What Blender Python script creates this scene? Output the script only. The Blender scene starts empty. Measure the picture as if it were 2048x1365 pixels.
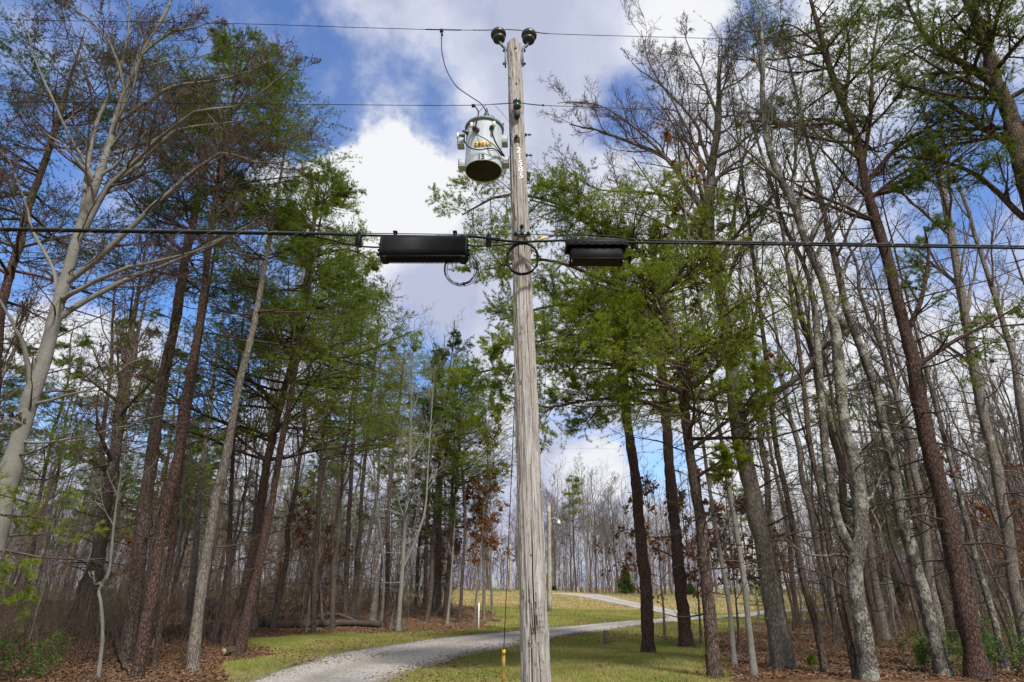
import bpy, math, random
import numpy as np
from mathutils import Vector
R = math.radians
S = bpy.context.scene
COL = S.collection
TILT = R(21.85); FPX = 1252.0; CAMZ = 1.6
ST, CT = math.sin(TILT), math.cos(TILT)

# ------------------------------------------------------------------ camera
cd = bpy.data.cameras.new('camera'); cam = bpy.data.objects.new('camera', cd); COL.objects.link(cam)
cam.location = (0, 0, CAMZ); cam.rotation_euler = (R(90) + TILT, 0, 0)
cd.sensor_width = 36; cd.lens = FPX / 2048 * 36; cd.clip_end = 4000; cd.clip_start = .05
S.camera = cam
S.view_settings.view_transform = 'Standard'; S.view_settings.look = 'None'
S.view_settings.gamma = 1; S.view_settings.exposure = 0.65
S.cycles.max_bounces = 5; S.cycles.diffuse_bounces = 2; S.cycles.transmission_bounces = 3
S.cycles.transparent_max_bounces = 4; S.cycles.glossy_bounces = 2
SUN_EL, SUN_AZ = R(48), R(155)      # azimuth clockwise from +Y: behind the camera, to the right

def ray(px, py):
    u = px - 1024.; v = 682.5 - py
    return u, FPX * CT - v * ST, FPX * ST + v * CT
def P(px, py, fwd):                 # the point of that line of sight at a forward distance in metres
    u, F, U = ray(px, py)
    return np.array([u / F * fwd, fwd, CAMZ + U / F * fwd])
def ndir(px, py):
    d = np.array(ray(px, py)); return d / np.linalg.norm(d)

# ------------------------------------------------------------------ node helper
class NT:
    def __init__(s, tree): s.t = tree; s.n = tree.nodes; s.l = tree.links
    def add(s, typ, **kw):
        n = s.n.new(typ)
        for k, v in kw.items():
            if k.startswith('i_'):
                n.inputs[k[2:]].default_value = v
            else: setattr(n, k, v)
        return n
    def link(s, a, b): s.l.new(a, b)
    def sock(s, x, inp):
        if hasattr(x, 'is_output') or hasattr(x, 'links'): s.l.new(x, inp)
        else: inp.default_value = x
    def math(s, op, a, b=None, clamp=False):
        n = s.n.new('ShaderNodeMath'); n.operation = op; n.use_clamp = clamp
        s.sock(a, n.inputs[0])
        if b is not None: s.sock(b, n.inputs[1])
        return n.outputs[0]
    def mix(s, f, a, b, mode='MIX'):
        n = s.n.new('ShaderNodeMix'); n.data_type = 'RGBA'; n.blend_type = mode
        s.sock(f, n.inputs[0])
        for x, i in ((a, 6), (b, 7)):
            if isinstance(x, (tuple, list)): n.inputs[i].default_value = (*x[:3], 1)
            else: s.l.new(x, n.inputs[i])
        return n.outputs[2]
    def noise(s, vec, scale, detail=4, rough=.55, dist=0.):
        n = s.n.new('ShaderNodeTexNoise'); n.inputs['Scale'].default_value = scale
        n.inputs['Detail'].default_value = detail; n.inputs['Roughness'].default_value = rough
        n.inputs['Distortion'].default_value = dist
        if vec is not None: s.l.new(vec, n.inputs['Vector'])
        return n
    def ramp(s, f, stops):
        n = s.n.new('ShaderNodeValToRGB'); cr = n.color_ramp
        while len(cr.elements) < len(stops): cr.elements.new(.5)
        for e, (p, c) in zip(cr.elements, stops):
            e.position = p; e.color = (*c, 1) if isinstance(c, (tuple, list)) else (c, c, c, 1)
        s.l.new(f, n.inputs[0]); return n.outputs[0]
    def maprange(s, v, a, b, c=0., d=1., smooth=True):
        n = s.n.new('ShaderNodeMapRange'); n.interpolation_type = 'SMOOTHSTEP' if smooth else 'LINEAR'
        s.l.new(v, n.inputs[0])
        for i, x in enumerate((a, b, c, d)): n.inputs[i + 1].default_value = x
        return n.outputs[0]
    def mapping(s, vec, scale=(1, 1, 1)):
        n = s.n.new('ShaderNodeMapping'); n.inputs['Scale'].default_value = scale
        s.l.new(vec, n.inputs['Vector']); return n.outputs[0]

# ------------------------------------------------------------------ sky
W = bpy.data.worlds.new('World'); S.world = W; W.use_nodes = True
nt = NT(W.node_tree); W.node_tree.nodes.clear()
sky = nt.add('ShaderNodeTexSky'); sky.sky_type = 'NISHITA'; sky.sun_disc = False
sky.sun_elevation = SUN_EL; sky.sun_rotation = SUN_AZ; sky.altitude = 300; sky.air_density = 1.0
sky.dust_density = .3; sky.ozone_density = 4.0
hs = nt.add('ShaderNodeHueSaturation'); hs.inputs['Hue'].default_value = .508; hs.inputs['Saturation'].default_value = 1.2; hs.inputs['Value'].default_value = 1.15
nt.link(sky.outputs[0], hs.inputs['Color'])
bg1 = nt.add('ShaderNodeBackground'); bg1.inputs[1].default_value = .125; nt.link(hs.outputs[0], bg1.inputs[0])
tc = nt.add('ShaderNodeTexCoord'); D = tc.outputs['Generated']
wn = nt.noise(D, 3.2, 7, .62)
wv = nt.add('ShaderNodeVectorMath', operation='MULTIPLY_ADD')
nt.link(wn.outputs['Color'], wv.inputs[0]); wv.inputs[1].default_value = (.24, .24, .24)
sub = nt.add('ShaderNodeVectorMath', operation='SUBTRACT'); nt.link(D, sub.inputs[0]); sub.inputs[1].default_value = (.12, .12, .12)
nt.link(sub.outputs[0], wv.inputs[2]); WD = wv.outputs[0]
def blob(vec, px, py, r, soft=.75):
    c = ndir(px, py)
    n = nt.add('ShaderNodeVectorMath', operation='DISTANCE'); nt.link(vec, n.inputs[0]); n.inputs[1].default_value = tuple(c)
    rr = r / 1252.
    return nt.maprange(n.outputs['Value'], rr * (1 + soft), rr * (1 - soft) if soft < 1 else 0.)  # 0 outside, 1 inside
def total(lst):
    o = None
    for s_, w in lst:
        m = nt.math('MULTIPLY', s_, w); o = m if o is None else nt.math('ADD', o, m)
    return o
HOLES = [(200, 130, 330, .62), (560, 150, 110, .85), (590, 250, 100, .8), (860, 225, 85, .8), (120, 420, 260, 1.0), (500, 110, 80, .6), (60, 60, 120, .4), (330, 230, 120, .5),
         (420, 560, 170, .8), (1262, 250, 75, .9), (1510, 60, 60, .9), (1900, 380, 150, .9), (820, 770, 110, .75), (360, 780, 110, .8),
         (1120, 830, 90, .5), (1310, 950, 80, .75), (740, 120, 70, .5), (1690, 560, 60, .4), (1960, 130, 80, .4), (1530, 700, 80, .35), (150, 700, 90, .5)]
CUMS = [(770, 420, 140, 1.3), (700, 355, 75, 1.0), (800, 330, 60, .9), (860, 390, 70, .9), (240, 670, 110, .9), (1175, 960, 70, 1.2), (1150, 760, 50, .3), (560, 390, 60, .5), (40, 640, 60, .6)]
holes = total([(blob(WD, x, y, r), w) for x, y, r, w in HOLES])
holes = nt.math('MINIMUM', holes, .93)
cums = total([(blob(WD, x, y, r, .35), w) for x, y, r, w in CUMS])
fine = nt.noise(D, 9, 9, .6)
f1 = nt.math('MULTIPLY', nt.math('SUBTRACT', fine.outputs['Fac'], .5), 2.1)
cov = nt.math('ADD', nt.math('SUBTRACT', nt.math('ADD', 1.0, f1), holes), cums)
mask = nt.maprange(cov, -.05, .95, .10, 1.)
# cloud brightness: bright sunlit tops and grey-lavender bases
big = nt.noise(D, 4.0, 8, .55)
br = nt.math('ADD', nt.maprange(big.outputs['Fac'], .36, .66, 0., .75), nt.math('MULTIPLY', cums, .55))
BRT = [(1650, 350, 420, .3), (1000, 60, 500, .12), (1500, 700, 330, .35), (750, 400, 170, .35), (1250, 130, 160, .15), (1650, 900, 300, .3)]
DRK = [(800, 560, 150, .5), (1000, 60, 260, .25), (860, 660, 120, .3)]
br = nt.math('ADD', br, total([(blob(D, x, y, r), w) for x, y, r, w in BRT]))
fine2 = nt.noise(D, 14, 8, .65); br = nt.math('ADD', br, nt.math('MULTIPLY', nt.math('SUBTRACT', fine2.outputs['Fac'], .5), .55))
br = nt.math('SUBTRACT', br, total([(blob(D, x, y, r), w) for x, y, r, w in DRK]), True)
cc = nt.ramp(br, [(0, (.53, .57, .74)), (.45, (.71, .745, .90)), (1, (.96, .97, 1.0))])
bg2 = nt.add('ShaderNodeBackground'); nt.link(cc, bg2.inputs[0]); bg2.inputs[1].default_value = .61
mx = nt.add('ShaderNodeMixShader'); nt.link(mask, mx.inputs[0]); nt.link(bg1.outputs[0], mx.inputs[1]); nt.link(bg2.outputs[0], mx.inputs[2])
wo = nt.add('ShaderNodeOutputWorld'); nt.link(mx.outputs[0], wo.inputs[0])

sl = bpy.data.lights.new('sun', 'SUN'); sl.energy = 3.6; sl.angle = R(8); sl.color = (1, .95, .87)
so = bpy.data.objects.new('sun', sl); COL.objects.link(so)
sd = Vector((math.sin(SUN_AZ) * math.cos(SUN_EL), math.cos(SUN_AZ) * math.cos(SUN_EL), math.sin(SUN_EL)))
so.rotation_euler = sd.to_track_quat('Z', 'Y').to_euler()

# ------------------------------------------------------------------ materials
def new_mat(name):
    m = bpy.data.materials.new(name); m.use_nodes = True; t = NT(m.node_tree)
    b = t.n['Principled BSDF']; return m, t, b
def simple(name, col, rough=.6, metal=0., var=.12, scale=25, bump=.0):
    m, t, b = new_mat(name); tc = t.add('ShaderNodeTexCoord')
    n = t.noise(tc.outputs['Object'], scale, 5)
    c2 = tuple(max(0, c * (1 - var * 2)) for c in col); c3 = tuple(min(1, c * (1 + var)) for c in col)
    t.link(t.ramp(n.outputs['Fac'], [(.3, c2), (.7, c3)]), b.inputs['Base Color'])
    b.inputs['Roughness'].default_value = rough; b.inputs['Metallic'].default_value = metal
    if 'black' in name or rough > .85: b.inputs['Specular IOR Level'].default_value = .15
    if bump:
        bm = t.add('ShaderNodeBump'); bm.inputs['Strength'].default_value = bump; bm.inputs['Distance'].default_value = .01
        t.link(n.outputs['Fac'], bm.inputs['Height']); t.link(bm.outputs[0], b.inputs['Normal'])
    return m
def bark(name, dark, light, lichen=None, lamt=.0, sc=(9, 9, 2.2), plates=True, dist=.03, lcol=(.42, .45, .36)):
    m, t, b = new_mat(name); g = t.add('ShaderNodeTexCoord').outputs['Object']
    mp = t.mapping(g, sc)
    wn_ = t.noise(mp, 1.5, 3); w = t.add('ShaderNodeVectorMath', operation='ADD'); t.link(mp, w.inputs[0]); t.link(wn_.outputs['Color'], w.inputs[1])
    vor = t.add('ShaderNodeTexVoronoi', feature='DISTANCE_TO_EDGE'); vor.inputs['Scale'].default_value = 1.6
    t.link(w.outputs[0], vor.inputs['Vector'])
    n2 = t.noise(mp, 5.5, 8, .65)
    crack = t.maprange(vor.outputs['Distance'], .0, .22) if plates else n2.outputs['Fac']
    h = t.math('ADD', t.math('MULTIPLY', crack, .6), t.math('MULTIPLY', n2.outputs['Fac'], .7))
    big_ = t.noise(g, .9, 3)
    c = t.ramp(h, [(.28, dark), (.62, tuple((a + b_) * .5 for a, b_ in zip(dark, light))), (.95, light)])
    c = t.mix(t.maprange(big_.outputs['Fac'], .35, .7, 0, .45), c, t.mix(.5, c, dark))
    if lamt:
        ln = t.noise(g, 3.2, 7, .7); ln2 = t.noise(g, 26, 4, .7)
        lm = t.maprange(t.math('ADD', t.math('MULTIPLY', ln.outputs['Fac'], .75), t.math('MULTIPLY', ln2.outputs['Fac'], .35)), .68 - lamt * .25, .74 - lamt * .2)
        c = t.mix(lm, c, lichen or lcol)
    t.link(c, b.inputs['Base Color']); b.inputs['Roughness'].default_value = .95; b.inputs['Specular IOR Level'].default_value = .15
    bm = t.add('ShaderNodeBump'); bm.inputs['Strength'].default_value = .9; bm.inputs['Distance'].default_value = dist
    t.link(h, bm.inputs['Height']); t.link(bm.outputs[0], b.inputs['Normal'])
    return m
def leafmat(name, cols, trans=.42, nscale=.9, rough=.6):
    m, t, b = new_mat(name); t.n.remove(b); out = t.n['Material Output']
    g = t.add('ShaderNodeNewGeometry'); tc = t.add('ShaderNodeTexCoord')
    n = t.noise(tc.outputs['Object'], nscale, 6, .65)
    f = t.math('ADD', t.math('MULTIPLY', n.outputs['Fac'], .8), t.math('MULTIPLY', g.outputs['Random Per Island'], .35))
    c = t.ramp(f, [(.3, cols[0]), (.58, cols[1]), (.85, cols[2])])
    d = t.add('ShaderNodeBsdfDiffuse'); t.link(c, d.inputs['Color'])
    tr = t.add('ShaderNodeBsdfTranslucent'); t.link(c, tr.inputs['Color'])
    gl = t.add('ShaderNodeBsdfGlossy'); gl.inputs['Roughness'].default_value = .5; gl.inputs['Color'].default_value = (.5, .5, .5, 1)
    m1 = t.add('ShaderNodeMixShader'); m1.inputs[0].default_value = trans; t.link(d.outputs[0], m1.inputs[1]); t.link(tr.outputs[0], m1.inputs[2])
    m2 = t.add('ShaderNodeMixShader'); m2.inputs[0].default_value = .03; t.link(m1.outputs[0], m2.inputs[1]); t.link(gl.outputs[0], m2.inputs[2])
    t.link(m2.outputs[0], out.inputs[0]); return m
M = {}
M['pine_bark'] = bark('pine_bark', (.032, .023, .019), (.165, .122, .102), lamt=.12, lcol=(.25, .27, .23), dist=.03, sc=(17, 17, 5))
M['red_bark'] = bark('red_pine_bark', (.028, .018, .015), (.132, .088, .071), lamt=.05, lcol=(.25, .25, .2), dist=.03, sc=(17, 17, 5.5))
M['grey_bark'] = bark('grey_bark', (.06, .052, .045), (.27, .24, .205), sc=(26, 26, 4), plates=True, lamt=.2, dist=.018)
M['pale_bark'] = bark('pale_bark', (.05, .048, .043), (.36, .35, .32), sc=(8, 8, 22), plates=False, lamt=.7, lcol=(.17, .165, .14), dist=.015)
M['lichen_bark'] = bark('lichen_bark', (.05, .045, .04), (.2, .18, .16), sc=(20, 20, 5), lamt=.55, lcol=(.34, .35, .285), dist=.03)
M['brown_bark'] = bark('brown_bark', (.04, .03, .024), (.16, .125, .10), sc=(20, 20, 4), lamt=.18, lcol=(.22, .25, .17), dist=.03)
M['twig'] = simple('twig_bark', (.092, .068, .06), .9, var=.3, scale=3)
M['twig_grey'] = simple('grey_twig_bark', (.13, .108, .095), .9, var=.3, scale=3)
M['twig_pale'] = simple('pale_twig_bark', (.27, .245, .22), .9, var=.3, scale=3)
M['twig_dark'] = simple('dark_twig_bark', (.07, .048, .038), .9, var=.3, scale=3)
M['bud'] = simple('bud', (.07, .035, .03), .9)
M['cone'] = simple('pine_cone', (.035, .022, .016), .9)
M['needle'] = leafmat('pine_needles', [(.034, .075, .012), (.120, .185, .014), (.28, .34, .022)])
M['needle_y'] = leafmat('yellow_green_pine_needles', [(.056, .105, .010), (.180, .250, .014), (.36, .42, .03)])
M['needle_d'] = leafmat('dark_pine_needles', [(.024, .054, .014), (.058, .108, .018), (.120, .175, .022)])
M['dead_leaf'] = leafmat('dead_leaves', [(.09, .035, .014), (.19, .085, .03), (.30, .15, .06)], .3, 3)
M['leaf_litter'] = leafmat('fallen_leaves', [(.07, .038, .022), (.145, .082, .048), (.28, .18, .115)], .05, 2)
M['grass_blade'] = leafmat('grass_blades', [(.10, .19, .024), (.24, .27, .055), (.46, .36, .18)], .3, .6)
M['fresh_leaf'] = leafmat('fresh_leaves', [(.035, .09, .012), (.07, .15, .018), (.13, .24, .03)], .4, 2)

M['straw_blade'] = leafmat('straw_blades', [(.12, .13, .04), (.24, .20, .09), (.36, .29, .15)], .3, .6)
M['far_trunk'] = simple('far_trunk_bark', (.20, .17, .15), .95, var=.3, scale=1)
M['twig_far'] = simple('far_twigs', (.135, .10, .088), .95, var=.3, scale=.5)
M['brush'] = simple('brush_twigs', (.120, .092, .068), .95, var=.35, scale=2)
M['soil'] = simple('dark_soil', (.035, .024, .018), 1, var=.35, scale=6, bump=.8)
M['cut_wood'] = simple('cut_wood', (.30, .21, .12), .9, var=.25, scale=12)
M['old_wood'] = simple('old_wood', (.17, .14, .10), .95, var=.3, scale=14, bump=.4)
M['old_wood_pale'] = simple('pale_old_wood', (.33, .31, .25), .95, var=.2, scale=6, bump=.3)
M['white_paint'] = simple('white_paint', (.72, .72, .68), .6, var=.1, scale=9)
M['steel'] = simple('galvanised_steel', (.42, .43, .44), .5, .5, .12, 8)
M['steel_wire'] = simple('steel_wire', (.30, .31, .33), .45, .6, .1, 20)
M['strand'] = simple('weathered_strand', (.06, .075, .075), .6, .3, .2, 30)
M['black'] = simple('black_jacket', (.008, .009, .011), .5, 0, .2, 12)
M['black_plastic'] = simple('black_plastic', (.005, .0055, .007), .6, 0, .25, 9, bump=.05)
M['black_plastic2'] = simple('sun_faded_black_plastic', (.009, .0095, .012), .6, 0, .25, 12, bump=.1)
M['yellow'] = simple('yellow_plastic', (.55, .38, .03), .5, 0, .2, 14)
M['sleeve_yellow'] = simple('dirty_yellow_plastic', (.34, .22, .03), .55, 0, .35, 9)
M['plate_yellow'] = simple('worn_yellow_plate', (.80, .46, .04), .5, 0, .22, 45)
M['ink'] = simple('black_ink', (.02, .02, .02), .6)
M['ink_faded'] = simple('faded_ink', (.20, .13, .04), .6, var=.3, scale=60)
M['aluminium'] = simple('aluminium', (.66, .66, .65), .6, 0, .12, 30)
M['rust'] = simple('rusty_iron', (.055, .032, .022), .8, .2, .35, 30, bump=.4)
M['dark_iron'] = simple('dark_iron', (.035, .045, .045), .6, .5, .25, 30)
M['bracket_grey'] = simple('grey_green_bracket', (.095, .135, .145), .5, .2, .2, 25)
M['porcelain_brown'] = simple('dark_glazed_porcelain', (.018, .022, .022), .38, 0, .2, 10)
M['porcelain_green'] = simple('green_glazed_porcelain', (.02, .045, .042), .2, 0, .2, 10)
M['porcelain_dark'] = simple('grey_bushing', (.06, .065, .07), .35, 0, .2, 10)
M['tank_base'] = simple('tank_base', (.032, .032, .024), .9, 0, .2, 8)
m, t, b = new_mat('tank_paint'); g = t.add('ShaderNodeTexCoord').outputs['Object']
n1 = t.noise(t.mapping(g, (9, 9, 1.2)), 2.2, 6, .65); n2 = t.noise(g, 30, 5, .7)
c = t.ramp(n1.outputs['Fac'], [(.3, (.26, .30, .325)), (.6, (.36, .405, .44)), (.8, (.41, .45, .48))])
c = t.mix(t.maprange(n2.outputs['Fac'], .62, .72, 0, .5), c, (.16, .15, .12)); t.link(c, b.inputs['Base Color']); b.inputs['Roughness'].default_value = .6; M['tank_grey'] = m
M['lid_green'] = simple('lid_paint', (.13, .19, .195), .5, 0, .2, 12)
m, t, b = new_mat('pole_wood'); g = t.add('ShaderNodeTexCoord').outputs['Object']
a1 = t.add('ShaderNodeAttribute', attribute_name='inner'); a2 = t.add('ShaderNodeAttribute', attribute_name='check')
n1 = t.noise(t.mapping(g, (26, 26, 1.1)), 3.2, 8, .7); n2 = t.noise(t.mapping(g, (70, 70, 3)), 3., 6, .7); n3 = t.noise(g, .9, 4, .6); n4 = t.noise(g, 3.2, 5, .6)
c = t.ramp(t.math('ADD', t.math('MULTIPLY', n1.outputs['Fac'], .6), t.math('MULTIPLY', n2.outputs['Fac'], .4)), [(.36, (.08, .076, .072)), (.44, (.25, .24, .235)), (.54, (.40, .39, .38)), (.66, (.52, .51, .495))])
c = t.mix(t.maprange(n3.outputs['Fac'], .45, .7, 0, .5), c, t.mix(.45, c, (.34, .28, .22)))
c = t.mix(t.math('MULTIPLY', a1.outputs['Fac'], .5), c, (.25, .205, .155))
c = t.mix(t.maprange(a2.outputs['Fac'], .15, .7, 0, .9), c, (.04, .033, .028))
n5 = t.noise(t.mapping(g, (14, 14, .55)), 2.6, 4, .6); fl = t.math('ABSOLUTE', t.math('SUBTRACT', n5.outputs['Fac'], .5))
c = t.mix(t.maprange(fl, .0, .016, .75, 0), c, (.06, .05, .042))
c = t.mix(t.maprange(n4.outputs['Fac'], .64, .74, 0, .45), c, (.21, .23, .10))
t.link(c, b.inputs['Base Color']); b.inputs['Roughness'].default_value = .9; b.inputs['Specular IOR Level'].default_value = .2
bm = t.add('ShaderNodeBump'); bm.inputs['Strength'].default_value = .8; bm.inputs['Distance'].default_value = .006
t.link(t.math('ADD', n1.outputs['Fac'], n2.outputs['Fac']), bm.inputs['Height']); t.link(bm.outputs[0], b.inputs['Normal']); M['pole_wood'] = m

# ------------------------------------------------------------------ mesh helpers
def mk(name, parts, mats, parent=None, smooth=True, loc=None):
    """parts: list of (verts (n,3), faces (m,k), material index) joined into ONE mesh object"""
    vs, idx, starts, tots, mi = [], [], [], [], []
    vo = lo = 0
    for V, F, m_ in parts:
        V = np.asarray(V, dtype=np.float32).reshape(-1, 3); F = np.asarray(F, dtype=np.int32)
        if len(F) == 0: continue
        vs.append(V); k = F.shape[1]; idx.append((F + vo).ravel())
        starts.append(lo + np.arange(len(F)) * k); tots.append(np.full(len(F), k)); mi.append(np.full(len(F), m_))
        vo += len(V); lo += F.size
    V = np.concatenate(vs); I = np.concatenate(idx).astype(np.int32)
    o3 = np.zeros(3) if loc is None else np.asarray(loc, dtype=np.float64)
    V = V - o3.astype(np.float32)
    me = bpy.data.meshes.new(name); me.vertices.add(len(V)); me.vertices.foreach_set('co', V.ravel().astype(np.float32))
    me.loops.add(len(I)); me.loops.foreach_set('vertex_index', I)
    st = np.concatenate(starts).astype(np.int32); me.polygons.add(len(st))
    me.polygons.foreach_set('loop_start', st)
    me.polygons.foreach_set('material_index', np.concatenate(mi).astype(np.int32))
    for m_ in mats: me.materials.append(m_)
    me.update(calc_edges=True)
    if smooth is True: me.polygons.foreach_set('use_smooth', np.ones(len(st), dtype=bool))
    o = bpy.data.objects.new(name, me); COL.objects.link(o)
    if parent is not None: o.parent = parent
    elif loc is not None: o.location = tuple(o3)
    return o
def tag(o, label=None, cat=None, group=None, kind=None):
    if label: o['label'] = label
    if cat: o['category'] = cat
    if group: o['group'] = group
    if kind: o['kind'] = kind
    return o
def empty(name, loc, label, cat, group=None):
    o = bpy.data.objects.new(name, None); COL.objects.link(o); o.location = tuple(float(v) for v in loc); o.empty_display_size = .2
    return tag(o, label, cat, group)
def nrm(v): return v / np.maximum(np.linalg.norm(v, axis=-1, keepdims=True), 1e-9)
def tubes(Pp, Rr, sides=4, closed_tip=False):
    """Pp (B,N,3) polylines, Rr (B,N) radii -> verts, quad faces"""
    B, N, _ = Pp.shape
    T = np.empty_like(Pp); T[:, 1:-1] = Pp[:, 2:] - Pp[:, :-2]; T[:, 0] = Pp[:, 1] - Pp[:, 0]; T[:, -1] = Pp[:, -1] - Pp[:, -2]
    T = nrm(T); ref = np.where(np.abs(T[:, 0:1, 2:3]) > .8, np.array([1., 0, 0]), np.array([0, 0, 1.]))
    U = nrm(np.cross(T, np.broadcast_to(ref, T.shape))); Wv = np.cross(T, U)
    a = np.arange(sides) * 2 * np.pi / sides
    V = Pp[:, :, None] + Rr[:, :, None, None] * (np.cos(a)[:, None] * U[:, :, None] + np.sin(a)[:, None] * Wv[:, :, None])
    base = (np.arange(B) * N * sides)[:, None, None] + (np.arange(N - 1) * sides)[None, :, None]
    k = np.arange(sides)[None, None]; k2 = (k + 1) % sides
    F = np.stack([base + k, base + k2, base + k2 + sides, base + k + sides], -1).reshape(-1, 4)
    return V.reshape(-1, 3), F
def tube1(pts, r, sides=8):
    pts = np.asarray(pts, float); r = np.full(len(pts), r) if np.isscalar(r) else np.asarray(r, float)
    return tubes(pts[None], r[None], sides)
def capped(pts, r, sides=10):
    """a tube with closed ends"""
    pts = np.asarray(pts, float); r = np.full(len(pts), float(r)) if np.isscalar(r) else np.asarray(r, float)
    e0 = pts[0] + (pts[0] - pts[1]) * 1e-4; e1 = pts[-1] + (pts[-1] - pts[-2]) * 1e-4
    return tubes(np.vstack([e0, pts, e1])[None], np.r_[1e-5, r, 1e-5][None], sides)
def smooth_path(pts, n):
    pts = np.asarray(pts, float)
    if len(pts) == 2: return pts[0] + (pts[1] - pts[0]) * np.linspace(0, 1, n)[:, None]
    d = np.r_[0, np.cumsum(np.linalg.norm(np.diff(pts, axis=0), axis=1))]; s = np.linspace(0, d[-1], n)
    m = np.empty_like(pts); m[1:-1] = (pts[2:] - pts[:-2]) / (d[2:] - d[:-2])[:, None]
    m[0] = (pts[1] - pts[0]) / (d[1] - d[0]); m[-1] = (pts[-1] - pts[-2]) / (d[-1] - d[-2])
    i = np.clip(np.searchsorted(d, s, side='right') - 1, 0, len(pts) - 2); h = (d[i + 1] - d[i]); t = (s - d[i]) / h
    h = h[:, None]; t = t[:, None]
    return ((2 * t**3 - 3 * t**2 + 1) * pts[i] + (t**3 - 2 * t**2 + t) * h * m[i] + (-2 * t**3 + 3 * t**2) * pts[i + 1] + (t**3 - t**2) * h * m[i + 1])
def boxv(c, s, bev=0., ax=None):
    """box (optionally chamfered) centred c, size s, axes ax rows"""
    c = np.asarray(c, float); hx, hy, hz = np.asarray(s, float) / 2; ax = np.eye(3) if ax is None else np.asarray(ax, float)
    if bev <= 0:
        V = np.array([[x, y, z] for z in (-hz, hz) for x, y in ((-hx, -hy), (hx, -hy), (hx, hy), (-hx, hy))])
        F = [[3, 2, 1, 0], [4, 5, 6, 7], [0, 1, 5, 4], [1, 2, 6, 5], [2, 3, 7, 6], [3, 0, 4, 7]]
        return V @ ax + c, np.array(F)
    b = min(bev, hx * .9, hy * .9, hz * .9)
    def ring(z, ins):
        x1, y1 = hx - ins, hy - ins
        pts = [(-x1 + b, -y1), (x1 - b, -y1), (x1, -y1 + b), (x1, y1 - b), (x1 - b, y1), (-x1 + b, y1), (-x1, y1 - b), (-x1, -y1 + b)]
        return [[x, y, z] for x, y in pts]
    V = np.array(ring(-hz, b) + ring(-hz + b, 0) + ring(hz - b, 0) + ring(hz, b) + [[0, 0, -hz], [0, 0, hz]])
    F = []
    for r_ in range(3):
        for k in range(8): F.append([r_ * 8 + k, r_ * 8 + (k + 1) % 8, (r_ + 1) * 8 + (k + 1) % 8, (r_ + 1) * 8 + k])
    for k in range(8): F.append([32, (k + 1) % 8, k, k]); F.append([33, 24 + k, 24 + (k + 1) % 8, 24 + (k + 1) % 8])
    return V @ ax + c, np.array(F[:24]), np.array([f[:3] for f in F[24:]])
def addbox(parts, c, s, bev=0., mi=0, ax=None):
    o = boxv(c, s, bev, ax)
    if len(o) == 2: parts.append((o[0], o[1], mi))
    else: parts.append((o[0], o[1], mi)); parts.append((o[0], o[2], mi))
def lathe(prof, c=(0, 0, 0), n=24, axis=None):
    """prof list of (r,z)"""
    prof = np.asarray(prof, float); a = np.arange(n) * 2 * np.pi / n
    V = np.stack([prof[:, 0:1] * np.cos(a), prof[:, 0:1] * np.sin(a), np.repeat(prof[:, 1:2], n, 1)], -1).reshape(-1, 3)
    if axis is not None:
        z = nrm(np.asarray(axis, float)); x = nrm(np.cross([0, 1, .01], z)); y = np.cross(z, x); V = V @ np.stack([x, y, z])
    V = V + np.asarray(c, float); F = []
    for i in range(len(prof) - 1):
        for k in range(n): F.append([i * n + k, i * n + (k + 1) % n, (i + 1) * n + (k + 1) % n, (i + 1) * n + k])
    return V, np.array(F)

# ------------------------------------------------------------------ terrain
def sst(a, b, x): t = np.clip((x - a) / (b - a), 0, 1); return t * t * (3 - 2 * t)
def terr(x, y):
    z = 1.15 * sst(38, 85, y) + .75 * np.exp(-(((x + 3) / 16) ** 2 + ((y - 72) / 18) ** 2))
    z = z + .55 * np.exp(-(((x + 9) / 10) ** 2 + ((y - 44) / 9) ** 2))
    z = z + .10 * np.sin(x * .21 + 1) * np.sin(y * .17) + .05 * np.sin(x * .53 + y * .31)
    z = z - .35 * np.exp(-(((x - 24) / 12) ** 2 + ((y - 30) / 9) ** 2))
    z = z + 2.5 * sst(150, 400, y)
    return z
def hit(px, py):
    u, F, U = ray(px, py); t = np.linspace(9, 600, 24000)
    z = CAMZ + U / F * t; x = u / F * t; d = z - terr(x, t)
    k = np.argmax(d < 0)
    if d[k] >= 0: k = len(t) - 1
    return np.array([x[k], t[k], terr(x[k], t[k])])
def fbm2(x, y, seed, sc, oct_=4):
    r_ = np.random.RandomState(seed); o = np.zeros_like(x); a = 1.
    for i in range(oct_):
        for _ in range(3):
            th = r_.rand() * 6.28; f = sc * (2 ** i) * (.8 + .4 * r_.rand()); o = o + a / 3 * np.sin(f * (x * np.cos(th) + y * np.sin(th)) + r_.rand() * 6.28)
        a *= .55
    return o
def poly_world(pxs): return np.array([hit(*p)[:2] for p in pxs])
def inpoly(x, y, poly):
    c = np.zeros(x.shape, bool); n = len(poly)
    for i in range(n):
        x1, y1 = poly[i]; x2, y2 = poly[(i + 1) % n]
        if y1 == y2: continue
        cnd = ((y1 > y) != (y2 > y)) & (x < (x2 - x1) * (y - y1) / (y2 - y1) + x1); c ^= cnd
    return c
LIT_L = np.vstack([poly_world([(410, 1364), (478, 1334), (515, 1306), (492, 1288), (520, 1274), (700, 1268), (850, 1263), (960, 1256), (1005, 1243), (977, 1224), (902, 1206), (700, 1206), (500, 1206), (0, 1206)]),
                   [(-90, 60), (-90, 0), (-9, 0), (-7.5, 10)]])
LIT_R = np.vstack([poly_world([(1446, 1364), (1450, 1335), (1422, 1302), (1432, 1272), (1484, 1250), (1600, 1240), (1790, 1224), (2040, 1214)]), [(90, 60), (90, 0), (6, 0), (5.5, 10)]])
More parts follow.
